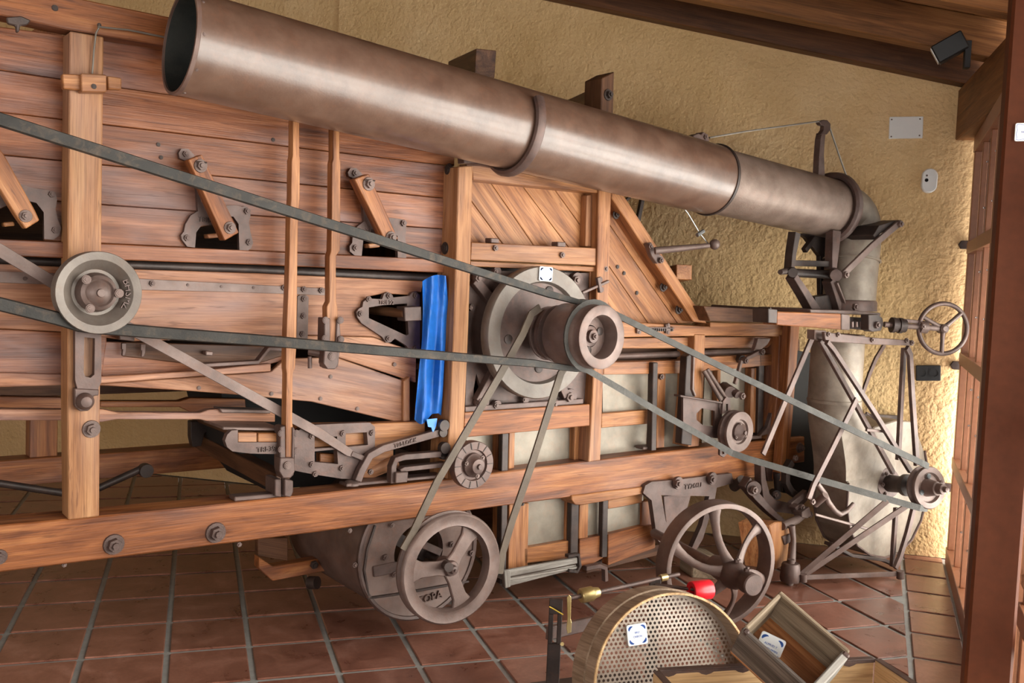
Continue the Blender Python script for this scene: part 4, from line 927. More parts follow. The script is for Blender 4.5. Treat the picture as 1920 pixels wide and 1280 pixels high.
tp('clamp_rod', [(1466, 986, -.3), (1494, 974, -.28), (1508, 966, -.27)], [8, 8, 5], 'irong', mc, 12)
tp('crank_rod', [(1532, 906, -.62), (1546, 926, -.62), (1552, 940, -.62), (1566, 958, -.62), (1576, 964, -.62), (1588, 958, -.62), (1600, 944, -.62)], [5, 6, 6, 5, 5, 4.5, 4], 'irong', mc, 10)
tp('crank_boss', [(1548, 928, -.66), (1528, 945, -.60)], 7, 'irong', mc, 14)
tp('end_lever', [(1457, 885, -.05), (1460, 920, -.05)], 8, 'irond', mc); tp('end_lever_boss', [(1456, 928, -.08), (1450, 924, 0)], 9, 'irond', mc); bolts(mc, [(1453, 927)], -.08, 6, 'irong', 'nut')
pr('cast_plate', [(1437, 876), (1450, 876), (1450, 902), (1440, 902)], -.01, .02, 'iron', mc)
def PZ(x, y, z):
    d = ray(x, y); return CAM + d * ((z - CAM.z) / d.z)
# wooden chock on the floor
q = PZ(1297, 1083, 0)
ck = boxo('wooden_chock', q, WD * .13 + V((.01, 0, 0)), V((.06, .15, 0)), V((0, 0, .135)), 'boxin', None, .006)
tag(ck, 'short worn wooden block standing on the tiles behind the spoked iron wheel', 'block')
# ------------------------------------------------------------------ straw blower
bl = thing('straw_blower', (4.95, -.4, 0), 'iron straw blower with long brown pipe, round fan housing and handwheel', 'machine')
a = P(337, 78, -.27); b = P(1308, 330, -.27)
ax = (b - a).normalized(); Ls = (b - a).length; RP = .174
e1 = P(1335, 334, -.27); Lr = (e1 - a).dot(ax)
pp = lathe('blower_pipe', a, ax, [(0, RP * .965), (0, RP * 1.01), (.012, RP * 1.015), (.02, RP), (Lr * .25, RP), (Lr * .5, RP * .998), (Lr * .75, RP), (Lr, RP), (Lr, RP * .965), (Lr * .5, RP * .965)], 'pipe', bl, 64, True)
lathe('pipe_shade_lining', a, ax, [(.004, RP * .964), (Lr * .98, RP * .964), (Lr * .98, RP * .955), (.004, RP * .955)], 'pipein', pp, 48)  # dark layer carrying the painted shade of the pipe's interior
lathe('pipe_rim', a, ax, [(-.003, RP * .96), (-.003, RP * 1.02), (.01, RP * 1.025), (.014, RP * 1.0), (.012, RP * .965)], 'drumsheet', pp, 64)
for k in range(9):
    d = V((0, -math.cos(.7 * k), math.sin(.7 * k))); d = (d - ax * d.dot(ax)).normalized(); bolt(pp, 0, 0, 0, .006, 'irong', 'pan', 'rivet', at=a + ax * .022 + d * RP * 1.0, ax=d)
lathe('joint_ring', a + ax * (Lr - .01), ax, [(0, RP * .96), (0, RP * 1.03), (.008, RP * 1.045), (.016, RP * 1.03), (.018, RP * .94), (.008, RP * .93)], 'irond', pp, 64)
e2 = P(1560, 392, -.27); a2 = a + ax * (Lr - .1); R2 = .164
ax2 = (e2 - a2).normalized(); L2 = (e2 - a2).length
lathe('inner_pipe', a2, ax2, [(0, R2 * .96), (0, R2), (L2 * .5, R2), (L2, R2), (L2, R2 * .96)], 'pipe2', bl, 64)
# elbow
dc = P(1577, 650, -.33); dc2 = V((dc.x + .02, dc.y, 1.78))
q0 = e2 - ax2 * .04
epts = []
c0_ = q0; t0 = ax2; c1_ = P(1592, 562, -.33); t1 = V((.03, 0, -1)).normalized()
ctrl = c0_ + t0 * (.34)
ctrl2 = c1_ - t1 * .42
for k in range(15):
    u = k / 14; epts.append(c0_ * (1 - u) ** 3 + ctrl * 3 * u * (1 - u) ** 2 + ctrl2 * 3 * u * u * (1 - u) + c1_ * u ** 3)
tube('elbow', epts, [R2 * (1 - .12 * min(1, k / 14)) for k in range(15)], 'duct', bl, 40)
lathe('elbow_collar', c1_, (0, 0, -1), [(-.0, .1), (0, R2 * .9), (.01, R2 * .93), (.06, R2 * .94), (.06, .1)], 'iron', bl, 40)
bolt(bl, 1601, 575, c1_.y - R2 * .92, 7, 'iron', 'nut'); lathe('seam_ring', epts[11], epts[12] - epts[10], [(-.004, R2 * .93), (-.004, R2 * .975), (.004, R2 * .98), (.006, R2 * .93)], 'duct', bl, 40)
# ring clamp with hook arm and supporting bracket
rc = P(1572, 385, -.27)
rpts = []
for k in range(25):
    an = math.radians(-75 + 270 * k / 24)
    d1 = V((0, -1, 0)); d2 = V((0, 0, 1)); d2 = (d2 - ax2 * d2.dot(ax2)).normalized()
    rpts.append(e2 - ax2 * .02 + d1 * math.cos(an) * (R2 + .02) + d2 * math.sin(an) * (R2 + .02))
sweep('ring_clamp', rpts, lambda i: [(c_ * .03, s_ * .022) for c_, s_ in circ(1, 8)], 'iron', bl)
strip('hook_arm', [(1541, 330), (1541, 290), (1543, 262), (1545, 250)], [20, 14, 13, 11], -.29, .04, 'iron', bl)
pr('hook', [(1539, 252), (1551, 252), (1557, 244), (1558, 232), (1552, 225), (1542, 225), (1537, 229), (1540, 234), (1546, 236), (1545, 243)], -.29, .03, 'iron', bl)
tp('guy_wire', [(1330, 258, -.27), (1400, 246, -.28), (1480, 235, -.285), (1545, 226, -.28), (1556, 240, -.28), (1580, 310, -.27), (1599, 362, -.27)], 1.8, 'wire', bl, 6)
pc_ = pr('pipe_clip', [(1300, 254), (1310, 250), (1315, 252), (1319, 247), (1328, 252), (1331, 264), (1322, 268), (1302, 262)], -.29, .05, 'iron', bl)
bolt(pc_, 1322, 257, -.29, 5, 'iron', 'nut')
cr = P(960, 255, -.27); kc = (cr - a).dot(ax); cpt = a + ax * kc
ppts = []
for k in range(19):
    an = math.radians(35 - 165 * k / 18); d2 = V((0, 0, 1)); d2 = (d2 - ax * d2.dot(ax)).normalized()
    ppts.append(cpt + V((0, -1, 0)) * math.cos(an) * (RP + .016) + d2 * math.sin(an) * (RP + .016))
ppts += [ppts[-1] + V((-.03, .05, .01)), ppts[-1] + V((-.06, .10, .01))]
sweep('pipe_cradle', ppts, lambda i: [(c_ * .024, s_ * .016) for c_, s_ in circ(1, 8)], 'iron', mc)
strip('cradle_arm', [(870, 300), (900, 300), (930, 296)], 11, -.1, .05, 'iron', mc)
B = -.36
strip('bracket_leg', [(1570, 432), (1567, 475), (1565, 505)], [26, 20, 14], B - .02, .05, 'iron', bl)
strip('bracket_leg', [(1497, 436), (1490, 475), (1487, 505)], [16, 12, 11], B - .02, .05, 'irond', bl)
strip('bracket_leg', [(1512, 470), (1530, 445)], 10, B + .12, .03, 'irond', bl)
strip('bracket_bar', [(1488, 493), (1562, 495)], 11, B, .04, 'irond', bl); tp('bracket_bar', [(1484, 511, B), (1566, 515, B)], 8, 'irond', bl, 12)
tp('knob', [(1463, 510, B - .03), (1480, 507, B)], [5, 7], 'irond', bl, 12); tp('knuckle', [(1487, 511, B - .05), (1482, 506, B + .05)], 9, 'irond', bl, 14)
tp('knuckle', [(1568, 516, B - .18), (1563, 511, B + .06)], 11, 'iron', bl, 14)
strip('bracket_leg', [(1492, 518), (1513, 550), (1534, 585)], [12, 16, 20], B - .02, .06, 'iron', bl)
strip('bracket_leg', [(1561, 525), (1570, 552), (1580, 582)], [13, 14, 18], B - .02, .06, 'iron', bl); strip('bracket_web', [(1571, 530), (1589, 576)], 4, B - .04, .05, 'irong', bl)
pr('bracket_web', [(1500, 437), (1560, 437), (1562, 470), (1548, 500), (1548, 585), (1540, 585), (1538, 480), (1512, 446)], B + .16, .03, 'irond', bl)
pr('bracket_foot', [(1528, 556), (1575, 550), (1584, 584), (1530, 586)], B + .02, .06, 'irond', bl)
ar = strip('slant_arm', [(1582, 515), (1636, 462), (1688, 418)], 13, B - .2, .015, 'irong', bl)
bolts(bl, [(1584, 515), (1686, 420)], B - .2, 7, 'irong', 'nut')
strip('rear_arm', [(1640, 445), (1650, 430), (1676, 420), (1690, 416)], [12, 16, 12, 8], B - .18, .2, 'irond', bl); strip('rear_strap', [(1628, 400), (1642, 408), (1650, 424)], 7, B - .03, .03, 'irond', bl)
# table the elbow turns on
wb = pr('table_bar', [(1457, 584), (1578, 588), (1579, 618), (1457, 609)], -.55, .09, 'beam', bl, (1, 0, 0), .004)
pr('table_bar', [(1320, 574), (1443, 577), (1443, 605), (1332, 602)], -.1, .09, 'dark', bl)
pr('bar_clip', [(1441, 578), (1458, 580), (1457, 606), (1441, 605)], -.56, .1, 'irond', bl); tp('clip_rod', [(1335, 573, -.1), (1445, 579, -.5)], 2.5, 'irond', bl, 6)
pr('end_cap', [(1578, 588), (1594, 590), (1594, 619), (1578, 618)], -.555, .09, 'irong', bl)
pr('table_plate', [(1520, 580), (1600, 582), (1650, 586), (1652, 592), (1590, 589), (1520, 587)], -.52, .34, 'irong', bl)
pr('yoke', [(1629, 590), (1646, 589), (1655, 596), (1657, 608), (1652, 620), (1636, 622), (1629, 618)], -.62, .05, 'irond', bl); bolts(bl, [(1642, 609)], -.62, 7, 'iron', 'nut')
for k in range(4): tp('chain_pin', [(1598 + 8 * k, 603, -.56), (1598 + 8 * k, 613, -.56)], 2.6, 'irong', bl, 8)
pr('chain_bed', [(1594, 594), (1632, 596), (1632, 620), (1594, 616)], -.53, .03, 'irond', bl)
sh0 = P(1658, 608, -.62); sh1 = P(1768, 616, -.80)
tube('steering_shaft', [sh0, sh1], .016, 'irong', bl, 14)
sa = (sh1 - sh0).normalized(); sL = (sh1 - sh0).length
for t, r in ((.12, .042), (.18, .036), (.24, .042), (.30, .036)): lathe('collar', sh0 + sa * t * sL, sa, [(0, .01), (0, r), (.018, r), (.018, .01)], 'irond', bl, 20)
box3('stay_bar', sh0 + sa * .2 * sL + V((0, 0, .03)), sh0 + sa * .68 * sL + V((0, 0, .025)), (0, 0, 1), .02, .014, 'iron', bl)
lathe('clamp_collar', sh0 + sa * .6 * sL, sa, [(0, .01), (0, .034), (.04, .034), (.04, .01)], 'irong', bl, 20); bolt(bl, 1729, 612, -.78, 5, 'irong', 'nut')
hw = sh1; HA = (CAM - hw).normalized() * .8 + V((.45, -.6, 0)) * .55; HA = HA.normalized()
hr = HA.cross(V((0, 0, 1))).normalized(); hu = hr.cross(HA)
RW = 47 * (hw - CAM).dot(r2) / F
ring = [hw + hr * RW * math.cos(2 * pi * k / 48) + hu * RW * math.sin(2 * pi * k / 48) for k in range(48)]
def torus(name, c, ax_, R__, r, mat, par):
    return lathe(name, c, ax_, [(r * math.sin(2 * pi * k / 10), R__ + r * math.cos(2 * pi * k / 10)) for k in range(10)], mat, par, 48, True)
hwo = torus('handwheel', hw, HA, RW, .0125, 'iron', bl)
for an in (38, 152, 268):
    d = None
    q = PD(1768 + 46 * math.cos(math.radians(an)), 616 - 48 * math.sin(math.radians(an)), (hw - CAM).dot(r2))
    d = q - hw; d = (d - HA * d.dot(HA)).normalized()
    tube('spoke', [hw + d * .01 , hw + d * RW * .5, hw + d * RW], [.014, .011, .012], 'irong', hwo, 10)
lathe('hub', hw, HA, [(-.03, 0), (-.03, .026), (.02, .024), (.03, .014), (.03, 0)], 'irong', hwo, 16)
# duct from the housing
YF = -.5; YB = -.29
dtop = P(1577, 640, -.42); m_ = (dtop - CAM).dot(r2) / F
RD_ = 49 * m_
lathe('upper_duct', V((dtop.x, -.40, dtop.z + .02)), (0, 0, 1), [(.0, RD_ * .5), (.02, RD_ * .98), (-.34, RD_ * .99), (-.345, RD_ * 1.02), (-.36, RD_ * 1.02), (-.36, RD_ * .5)], 'duct', bl, 40)
# transition: circle to the housing mouth
bm = bmesh.new(); rings = []
zt = dtop.z - .33; zb = P(1600, 900, -.5).z
xl0, xl1 = P(1590, 905, YF).x - .02, P(1680, 900, YF).x
N = 40
for k in range(9):
    u = k / 8; uu = u * u * (3 - 2 * u); z = zt + (zb - zt) * u; rg = []
    for j in range(N):
        an = 2 * pi * j / N; ci, si = math.cos(an), math.sin(an)
        cx, cy = dtop.x + RD_ * ci, -.40 + RD_ * si
        mx = max(abs(ci), abs(si)); sx, sy = ci / mx, si / mx
        rx, ry = (xl0 + xl1) / 2 + (xl1 - xl0) / 2 * sx, (YF + YB) / 2 + (YB - YF) / 2 * sy
        rg.append(bm.verts.new((cx + (rx - cx) * uu, cy + (ry - cy) * uu, z)))
    rings.append(rg)
for A_, B_ in zip(rings, rings[1:]):
    for j in range(N): bm.faces.new((A_[j], A_[(j + 1) % N], B_[(j + 1) % N], B_[j]))
bm.faces.new(rings[0]); bm.faces.new(rings[-1][::-1])
emit('duct_transition', bm, 'duct', bl, (0, 0, 1), None, True)
hcn = P(1650, 893, YF); hR = abs(P(1738, 880, YF).x - hcn.x) * .93
prof = [P(1589, 880, YF)] + [P(1590, 905, YF)] + [P(x, y, YF) for x, y in ((1587, 950), (1592, 990), (1606, 1022), (1630, 1040), (1658, 1045), (1684, 1036), (1708, 1012), (1726, 975), (1737, 930), (1739, 885), (1733, 845), (1722, 815), (1710, 790), (1680, 788), (1640, 800))]
hs = solid('fan_housing', prof, V((0, YB - YF, 0)), 'duct', bl, (0, 0, 1), .006)
rim_pts = [p + V((0, -.004, 0)) for p in prof[1:13]]
sweep('housing_rim', rim_pts, lambda i: [(c_ * .007, s_ * .007) for c_, s_ in circ(1, 6)], 'iron', bl)
sweep('housing_rim', [p + V((0, YB - YF + .004, 0)) for p in prof[1:13]], lambda i: [(c_ * .007, s_ * .007) for c_, s_ in circ(1, 6)], 'iron', bl)
pr('housing_strap', [(1620, 775), (1708, 780), (1708, 788), (1620, 783)], YB, .02, 'irond', bl)
strip('housing_foot', [(1560, 1020), (1600, 1042), (1660, 1050), (1682, 1060)], 6, YF - .02, .05, 'irond', bl)
# bearing, pulley and its rods
bc = P(1662, 905, YF); pcn = P(1745, 915, -.86)
pcn = P(1742, 914, -.80); ab_ = (pcn - bc).normalized(); bL = (pcn - bc).length
lathe('bearing_flange', bc, ab_, [(-.0, .02), (0, .085), (.02, .085), (.024, .055), (.03, .02)], 'iron', bl, 30)
lathe('bearing_body', bc, ab_, [(.02, .02), (.02, .05), (.13, .046), (.14, .062), (.17, .062), (.175, .03), (.175, .02)], 'irond', bl, 26)
for k in range(6): bolt(bl, 0, 0, 0, .013, 'iron', 'nut', at=bc + ab_ * .02 + (V((0, 0, 1)) * math.sin(k * 1.05) + V((1, 0, 0)) * math.cos(k * 1.05)) * .068, ax=ab_)
tube('fan_axle', [bc, pcn + ab_ * .04], .02, 'irong', bl, 14)
mP = (pcn - CAM).dot(r2) / F; RPu = 40 * mP
fp_ = lathe('fan_pulley', pcn, ab_, [(-.055, .02), (-.055, RPu * .93), (-.045, RPu), (-.038, RPu), (-.022, RPu * .8), (-.006, RPu), (.002, RPu), (.008, RPu * .96), (.006, RPu * .72), (-.01, RPu * .66), (-.012, .02)], 'irong', bl, 44)
lathe('pulley_hub', pcn, ab_, [(-.02, 0), (-.02, RPu * .45), (.03, RPu * .36), (.06, RPu * .32), (.065, RPu * .26), (.1, RPu * .24), (.105, RPu * .14), (.125, RPu * .12), (.13, 0)], 'irong', fp_, 24)
bolt(fp_, 0, 0, 0, .012, 'irong', 'nut', at=pcn + ab_ * .08 + V((0, 0, RPu * .3)), ax=(0, 0, 1))
for an in (200, 330, 90): disc('web_hole', pcn + ab_ * -.0085 + (V((1, 0, 0)) * math.cos(math.radians(an)) + V((0, 0, 1)) * math.sin(math.radians(an))) * RPu * .54, ab_, RPu * .13, .003, 'black', fp_, 14)
# supporting frame of flat steel
FS = -.62
def flat(name, pts, wpx, Y=FS, th=.012, mat='irong'): return strip(name, pts, wpx, Y, th, mat, bl, .001)
flat('frame_bar', [(1524, 634), (1478, 742), (1432, 852)], 12, -.5, .012, 'iron')
flat('frame_bar', [(1540, 638), (1600, 745), (1677, 886)], 9, FS, .02, 'iron'); flat('frame_bar', [(1553, 641), (1565, 655), (1640, 770), (1710, 884)], 9, FS - .05, .02, 'iron')
flat('cross_tie', [(1626, 806), (1661, 809)], 5, FS - .02); flat('cross_tie', [(1626, 774), (1650, 790)], 4, FS - .02)
flat('frame_bar', [(1608, 748), (1560, 845), (1527, 910), (1518, 936)], 12, FS - .06, .012, 'iron'); bolts(bl, [(1522, 940)], FS - .06, 6, 'irong', 'nut')
flat('frame_bar', [(1660, 646), (1644, 672), (1632, 700), (1618, 740)], 9, -.3, .012, 'iron')
flat('frame_bar', [(1698, 652), (1692, 760), (1687, 862)], 10, FS, .02, 'iron'); flat('frame_bar', [(1703, 652), (1709, 665), (1713, 740), (1722, 872)], 12, FS - .04, .02, 'iron')
flat('frame_bar', [(1683, 952), (1679, 1010), (1676, 1062)], 9, FS, .02, 'iron'); flat('frame_bar', [(1716, 952), (1704, 1000), (1690, 1045), (1681, 1066)], 11, FS - .04, .02, 'iron')
pr('top_plate', [(1546, 622), (1640, 633), (1712, 638), (1714, 648), (1640, 646), (1548, 640)], FS - .03, .02, 'iron', bl)
pr('top_plate', [(1528, 618), (1550, 620), (1550, 640), (1528, 636)], FS + .02, .05, 'irong', bl)
bolts(bl, [(1552, 626), (1570, 627), (1634, 637), (1698, 638), (1708, 642)], FS - .03, 5, 'irong', 'nut')
def rod(name, p0, p1, wpx, mat='irong'):
    q0_, q1_ = P(*p0), P(*p1); m = (q0_ - CAM).dot(r2) / F
    return box3(name, q0_, q1_, (0, 0, 1), wpx * m, .012, mat, bl, .001)
rod('draw_bar', (1502, 1082, -.42), (1692, 1075, -.66), 9, 'irong')
rod('draw_bar', (1500, 1078, -.42), (1664, 938, -.72), 10, 'irong'); rod('draw_bar', (1510, 1076, -.44), (1700, 948, -.76), 10, 'irong')
pr('tie_plate', [(1530, 962), (1629, 989), (1627, 994), (1530, 967)], -.60, .012, 'irong', bl)
for q in ((1506, 1083, -.44), (1688, 1077, -.66)): tp('bar_eye', [(q[0], q[1] - 7, q[2]), (q[0], q[1] + 7, q[2])], 7, 'irong', bl, 12)
# ------------------------------------------------------------------ belts
def belt(name, loops, wpx, mat):
    rt = None
    for pts in loops:
        q = [p if isinstance(p, V) else P(*p) for p in pts]
        n = len(q)
        ws = [wpx(p) * (p - CAM).dot(r2) / F for p in q]
        t = .014
        def prof(i):
            h = ws[i] / 2
            return [(-.4 * t, h), (-.4 * t, -h), (.6 * t, -h * .8), (.6 * t, h * .8)]
        o = sweep(name if rt is None else 'lower_run', q, prof, mat, rt, False, False)
        if rt is None: rt = o
    return rt
def wrap(Y, a0, a1, rr, n=16):                                       # round the drum at depth Y
    c = c0 + AXS * ((Y - c0.y) / AXS.y)
    return [c + V((math.cos(math.radians(a0 + (a1 - a0) * k / n)), 0, math.sin(math.radians(a0 + (a1 - a0) * k / n)))) * rr for k in range(n + 1)]
def sag(p, q, n=8, s=3):
    return [(p[0] + (q[0] - p[0]) * i / n, p[1] + (q[1] - p[1]) * i / n + s * 4 * (i / n) * (1 - i / n), p[2] + (q[2] - p[2]) * i / n) for i in range(n + 1)]
lo1 = [(-300, 504, -.13), (0, 570, -.13), (104, 596, -.125), (125, 602, -.125), (150, 610, -.125), (180, 614, -.125), (219, 617, -.125), (300, 624, -.14), (480, 637, -.2), (700, 656, -.28), (880, 671, -.33), (1000, 681, -.36)]
b1 = belt('drive_belt', [sag((-300, 128, -.34), (1030, 551, -.36), 12, 0) + wrap(-.37, 98, -96, rD + .008) + lo1[::-1]], lambda p: 14 + 13 * max(0, min(1, (2.7 - p.x) / 2.2)) if p.x < 2.7 else 11, 'belt')
tag(b1, 'long dark grey drive belt running from the left edge to the double drum pulley', 'belt', None)
b2 = belt('drive_belt', [[(1738, 953, -.80), (1724, 952, -.80), (1515, 893, -.52), (1400, 859, -.35), (1372, 849, -.31), (1340, 831, -.31), (1240, 775, -.37), (1150, 722, -.42)] + wrap(-.44, 262, 66, rD + .007) + sag((1151, 588, -.44), (1728, 868, -.80), 10, 2) + [(1740, 874, -.80)]], lambda p: 12, 'beltg')
tag(b2, 'frayed light grey belt running from the drum pulley to the blower pulley on the right', 'belt')
b3 = belt('drive_belt', [[(1012, 576, -.25), (996, 588, -.25), (980, 625, -.25), (935, 706, -.24), (820, 901, -.215), (775, 995, -.2), (755, 1030, -.2)],
                         [(1060, 686, -.25), (1051, 700, -.25), (1000, 860, -.225), (960, 975, -.205), (942, 1035, -.2), (936, 1075, -.2)]], lambda p: 15, 'beltb')
tag(b3, 'brown belt hanging in two runs from the grooved pulleys down to the three-spoked fan wheel', 'belt')
# ------------------------------------------------------------------ blue sheet, label cards
bm = bmesh.new(); NR, NC = 26, 18; grid = []
lp = [(792, 528), (793, 580), (791, 640), (785, 700), (780, 760), (777, 787), (800, 792), (808, 814)]
def edge(pts, v):
    t = v * (len(pts) - 1); i = min(int(t), len(pts) - 2); f = t - i
    return (pts[i][0] + (pts[i + 1][0] - pts[i][0]) * f, pts[i][1] + (pts[i + 1][1] - pts[i][1]) * f)
Lp = [(792, 527), (793, 580), (791, 640), (785, 700), (780, 750), (777, 786)]
Rp = [(836, 517), (840, 566), (837, 620), (833, 680), (830, 740), (827, 782)]
for i in range(NR + 1):
    row = []
    for j in range(NC + 1):
        v, u = i / NR, j / NC
        l, r = edge(Lp, v), edge(Rp, v)
        x = l[0] + (r[0] - l[0]) * u; y = l[1] + (r[1] - l[1]) * u + (10 * math.sin(u * 6) if i == NR else 0) - (6 * math.sin(u * pi) if i == 0 else 0)
        d = .014 * math.sin(u * 11 + v * 2.5 + math.sin(v * 5)) + .01 * math.sin(v * 9 + u * 5)
        row.append(bm.verts.new(P(x, y, .02 + d)))
    grid.append(row)
for i in range(NR):
    for j in range(NC): bm.faces.new((grid[i][j], grid[i][j + 1], grid[i + 1][j + 1], grid[i + 1][j]))
r = bmesh.ops.solidify(bm, geom=bm.faces[:], thickness=.003)
tw = emit('blue_tarpaulin', bm, 'tarp', None, (0, 0, 1), None, True)
tag(tw, 'crumpled bright blue plastic sheet hanging beside the middle post', 'sheet')
pr('loose_corner', [(800, 786), (820, 784), (818, 798), (812, 812), (809, 801), (803, 800)], -.02, .004, 'tarp', tw, None, 0)
card('tile_card', P(1022.5, 513.5, -.117), (1, 0, -.02), (.02, 0, 1), .078, .066, 'white tile card with blue corners propped on the big grey disc', ['Bomba'])
# ------------------------------------------------------------------ things in the foreground
def cam3(x, y, d): return PD(x, y, d)
# round sieve
SA = V((-.30, -.92, .2)).normalized()
scn = cam3(1266, 1281, 3.2); RS = 166 * 3.2 / F
sv = thing('round_sieve', scn - V((0, 0, RS)), 'large round sieve with bent wooden hoop and perforated metal bottom', 'sieve')
lathe('hoop', scn, SA, [(-.155, RS * .985), (-.155, RS * 1.0), (0, RS * 1.0), (0, RS * .975), (-.153, RS * .975)], 'hoop', sv, 72)
lathe('inner_hoop', scn, SA, [(-.075, RS * 1.0), (-.075, RS * 1.02), (-.17, RS * 1.02), (-.17, RS * 1.0)], 'hoop', sv, 72)
lathe('hoop_edge', scn, SA, [(-.002, RS * .972), (-.002, RS * 1.003), (.004, RS * 1.0), (.004, RS * .976)], 'pine', sv, 72)
sR = SA.cross(V((0, 0, 1))).normalized() * -1; sU = SA.cross(sR) * -1
if sU.z < 0: sU = -sU
pit = .0165; hr_ = pit * .33
bm = bmesh.new(); vc = {}
def vget(p):
    k = (round(p[0] * 1e4), round(p[1] * 1e4))
    if k not in vc: vc[k] = bm.verts.new(scn - SA * .08 + sR * p[0] + sU * p[1])
    return vc[k]
ro, co_ = pit * math.sqrt(3) / 2, pit
for iy in range(-22, 23):
    for ix in range(-22, 23):
        cx = ix * pit + (pit / 2 if iy % 2 else 0); cy = iy * ro
        if math.hypot(cx, cy) > RS * .97: continue
        O = [vget((cx + pit / math.sqrt(3) * math.sin(pi / 3 * k), cy + pit / math.sqrt(3) * math.cos(pi / 3 * k))) for k in range(6)]
        I = [vget((cx + hr_ * math.sin(pi / 3 * k), cy + hr_ * math.cos(pi / 3 * k))) for k in range(6)]
        for k in range(6):
            try: bm.faces.new((O[k], O[(k + 1) % 6], I[(k + 1) % 6], I[k]))
            except ValueError: pass
emit('perforated_bottom', bm, 'sieveplate', sv, sR)
lathe('bottom_rim', scn - SA * .08, SA, [(-.004, RS * .94), (-.004, RS * .976), (.004, RS * .976), (.004, RS * .94)], 'sieveplate', sv, 60)
card('tile_card', scn - SA * .0755 + (cam3(1218, 1197, 3.17) - scn - SA * (cam3(1218, 1197, 3.17) - scn).dot(SA)), sR + sU * .07, sU, .074, .07, 'white tile card with blue corners on the perforated sieve bottom', ['BRIZ', 'CRIBÓN'])
# big crate
CD = 2.89
ka, kb = cam3(1236, 1258, CD + .02), cam3(1640, 1236, CD - .02)
kb = PZ(1640, 1236, ka.z)
ku = (kb - ka).normalized(); kn = V((ku.y, -ku.x, 0)); kH = ka.z - .004
crt = thing('wooden_crate', V((ka.x, ka.y, 0)), 'large open pine crate with rusty scalloped metal edging at the bottom right', 'crate')
kl = (kb - ka).length
def slab(name, o, e1_, e2_, e3_, mat, par, g=None): return boxo(name, o, e1_, e2_, e3_, mat, par, .003, g)
z0 = .004
kbse = V((ka.x, ka.y, z0))
for i in range(3):
    h = kH / 3
    slab('back_board', kbse + V((0, 0, h * i)), ku * kl, -kn * .02, V((0, 0, h - .003)), 'pine', crt, ku)
    slab('side_board', kbse + ku * kl + V((0, 0, h * i)), ku * .02, kn * .5, V((0, 0, h - .003)), 'pine', crt, kn)
    slab('side_board', kbse - ku * .02 + V((0, 0, h * i)), ku * .02, kn * .5, V((0, 0, h - .003)), 'pine', crt, kn)
    slab('front_board', kbse + kn * .5 + V((0, 0, h * i)), ku * kl, kn * .02, V((0, 0, h - .003)), 'pine', crt, ku)
slab('bottom_board', kbse, ku * kl, kn * .5, V((0, 0, .02)), 'pine', crt, ku)
def edging(name, o, d, n, L, k):
    pts = [o, o + d * L]
    st_ = L / k; e_ = .006
    low = []
    for i in range(k):
        x = L - st_ * i
        low += [o + d * x + V((0, 0, -.008)), o + d * (x - st_ * .55) + V((0, 0, -.009)), o + d * (x - st_ * .62) + V((0, 0, -.014)), o + d * (x - st_ * .75) + V((0, 0, -.018)), o + d * (x - st_ * .88) + V((0, 0, -.014)), o + d * (x - st_ * .95) + V((0, 0, -.009))]
    low += [o + V((0, 0, -.008))]
    return solid(name, pts + low, n * .003, 'iron', crt, d, 0)
tz = V((0, 0, kH + .004)); kt = V((ka.x, ka.y, 0))
edging('metal_edging', kt + tz + kn * .0005, ku, kn, kl, 6)
slab('edge_strip', kt + tz - kn * .022, ku * kl, kn * .025, V((0, 0, .003)), 'iron', crt)
slab('edge_strip', kt + tz + ku * kl - ku * .003, ku * .025, kn * .52, V((0, 0, .003)), 'iron', crt)
slab('edge_strip', kt + tz - ku * .022, ku * .025, kn * .52, V((0, 0, .003)), 'iron', crt)
# tilted small grain box resting on the crate
def camv(x, y, z): return r0 * x + r1 * y + r2 * z
def orth(u, v): u = u.normalized(); v = (v - u * v.dot(u)).normalized(); return u, v
bu = camv(.2, .17, -.14); bv = camv(-.166, .104, -.11)
eu, ev = orth(bu, bv); ed = eu.cross(ev)
if ed.dot(r2) < 0: ed = -ed
B0 = cam3(1466, 1117, 2.83); lu, lv, dp = .218, .16, .14
gb_ = thing('grain_box', B0 + eu * lu / 2 + ev * lv / 2 + ed * dp, 'small old dark wooden grain measure box tilted on the crate', 'box')
tk = .014
def bd(name, o, a_, b_, c_, mat, g=None): return boxo(name, o, a_, b_, c_, mat, gb_, .004, g)
bd('end_wall', B0 - eu * tk, eu * tk, ev * lv, ed * dp, 'boxin', ev)                     # towards the wheel
bd('end_wall', B0 + eu * lu, eu * tk * 1.6, ev * lv, ed * dp, 'grey', ev)
bd('side_wall', B0 - eu * tk - ev * tk, eu * (lu + 2 * tk), ev * tk, ed * dp, 'boxin', eu)
bd('side_wall', B0 - eu * tk + ev * lv, eu * (lu + 2 * tk), ev * tk, ed * (dp * 1.02), 'oldbox', eu)
bd('box_bottom', B0 + ed * (dp - .001) - eu * tk - ev * tk, eu * (lu + 2 * tk), ev * (lv + 2 * tk), ed * .014, 'honey', eu)
for q, w_ in ((B0 + eu * lu + eu * tk * .2, .02), (B0 - eu * tk * .5 + ev * lv, .016)): bd('metal_corner', q - ed * .004, eu * w_, ev * .015, ed * .02, 'iron')
t_ = ed * (dp - .004)
cd = B0 + ed * (dp - .0045)
cx_ = cam3(1447, 1212, 3.4); ck_ = cx_ - cd; 
dd_ = ray(1443, 1213); tt = (cd - CAM).dot(ed) / dd_.dot(ed); cpos = CAM + dd_ * tt
dr = ray(1474, 1223); pr2 = CAM + dr * ((cd - CAM).dot(ed) / dr.dot(ed)); dl = ray(1419, 1197); pl2 = CAM + dl * ((cd - CAM).dot(ed) / dl.dot(ed))
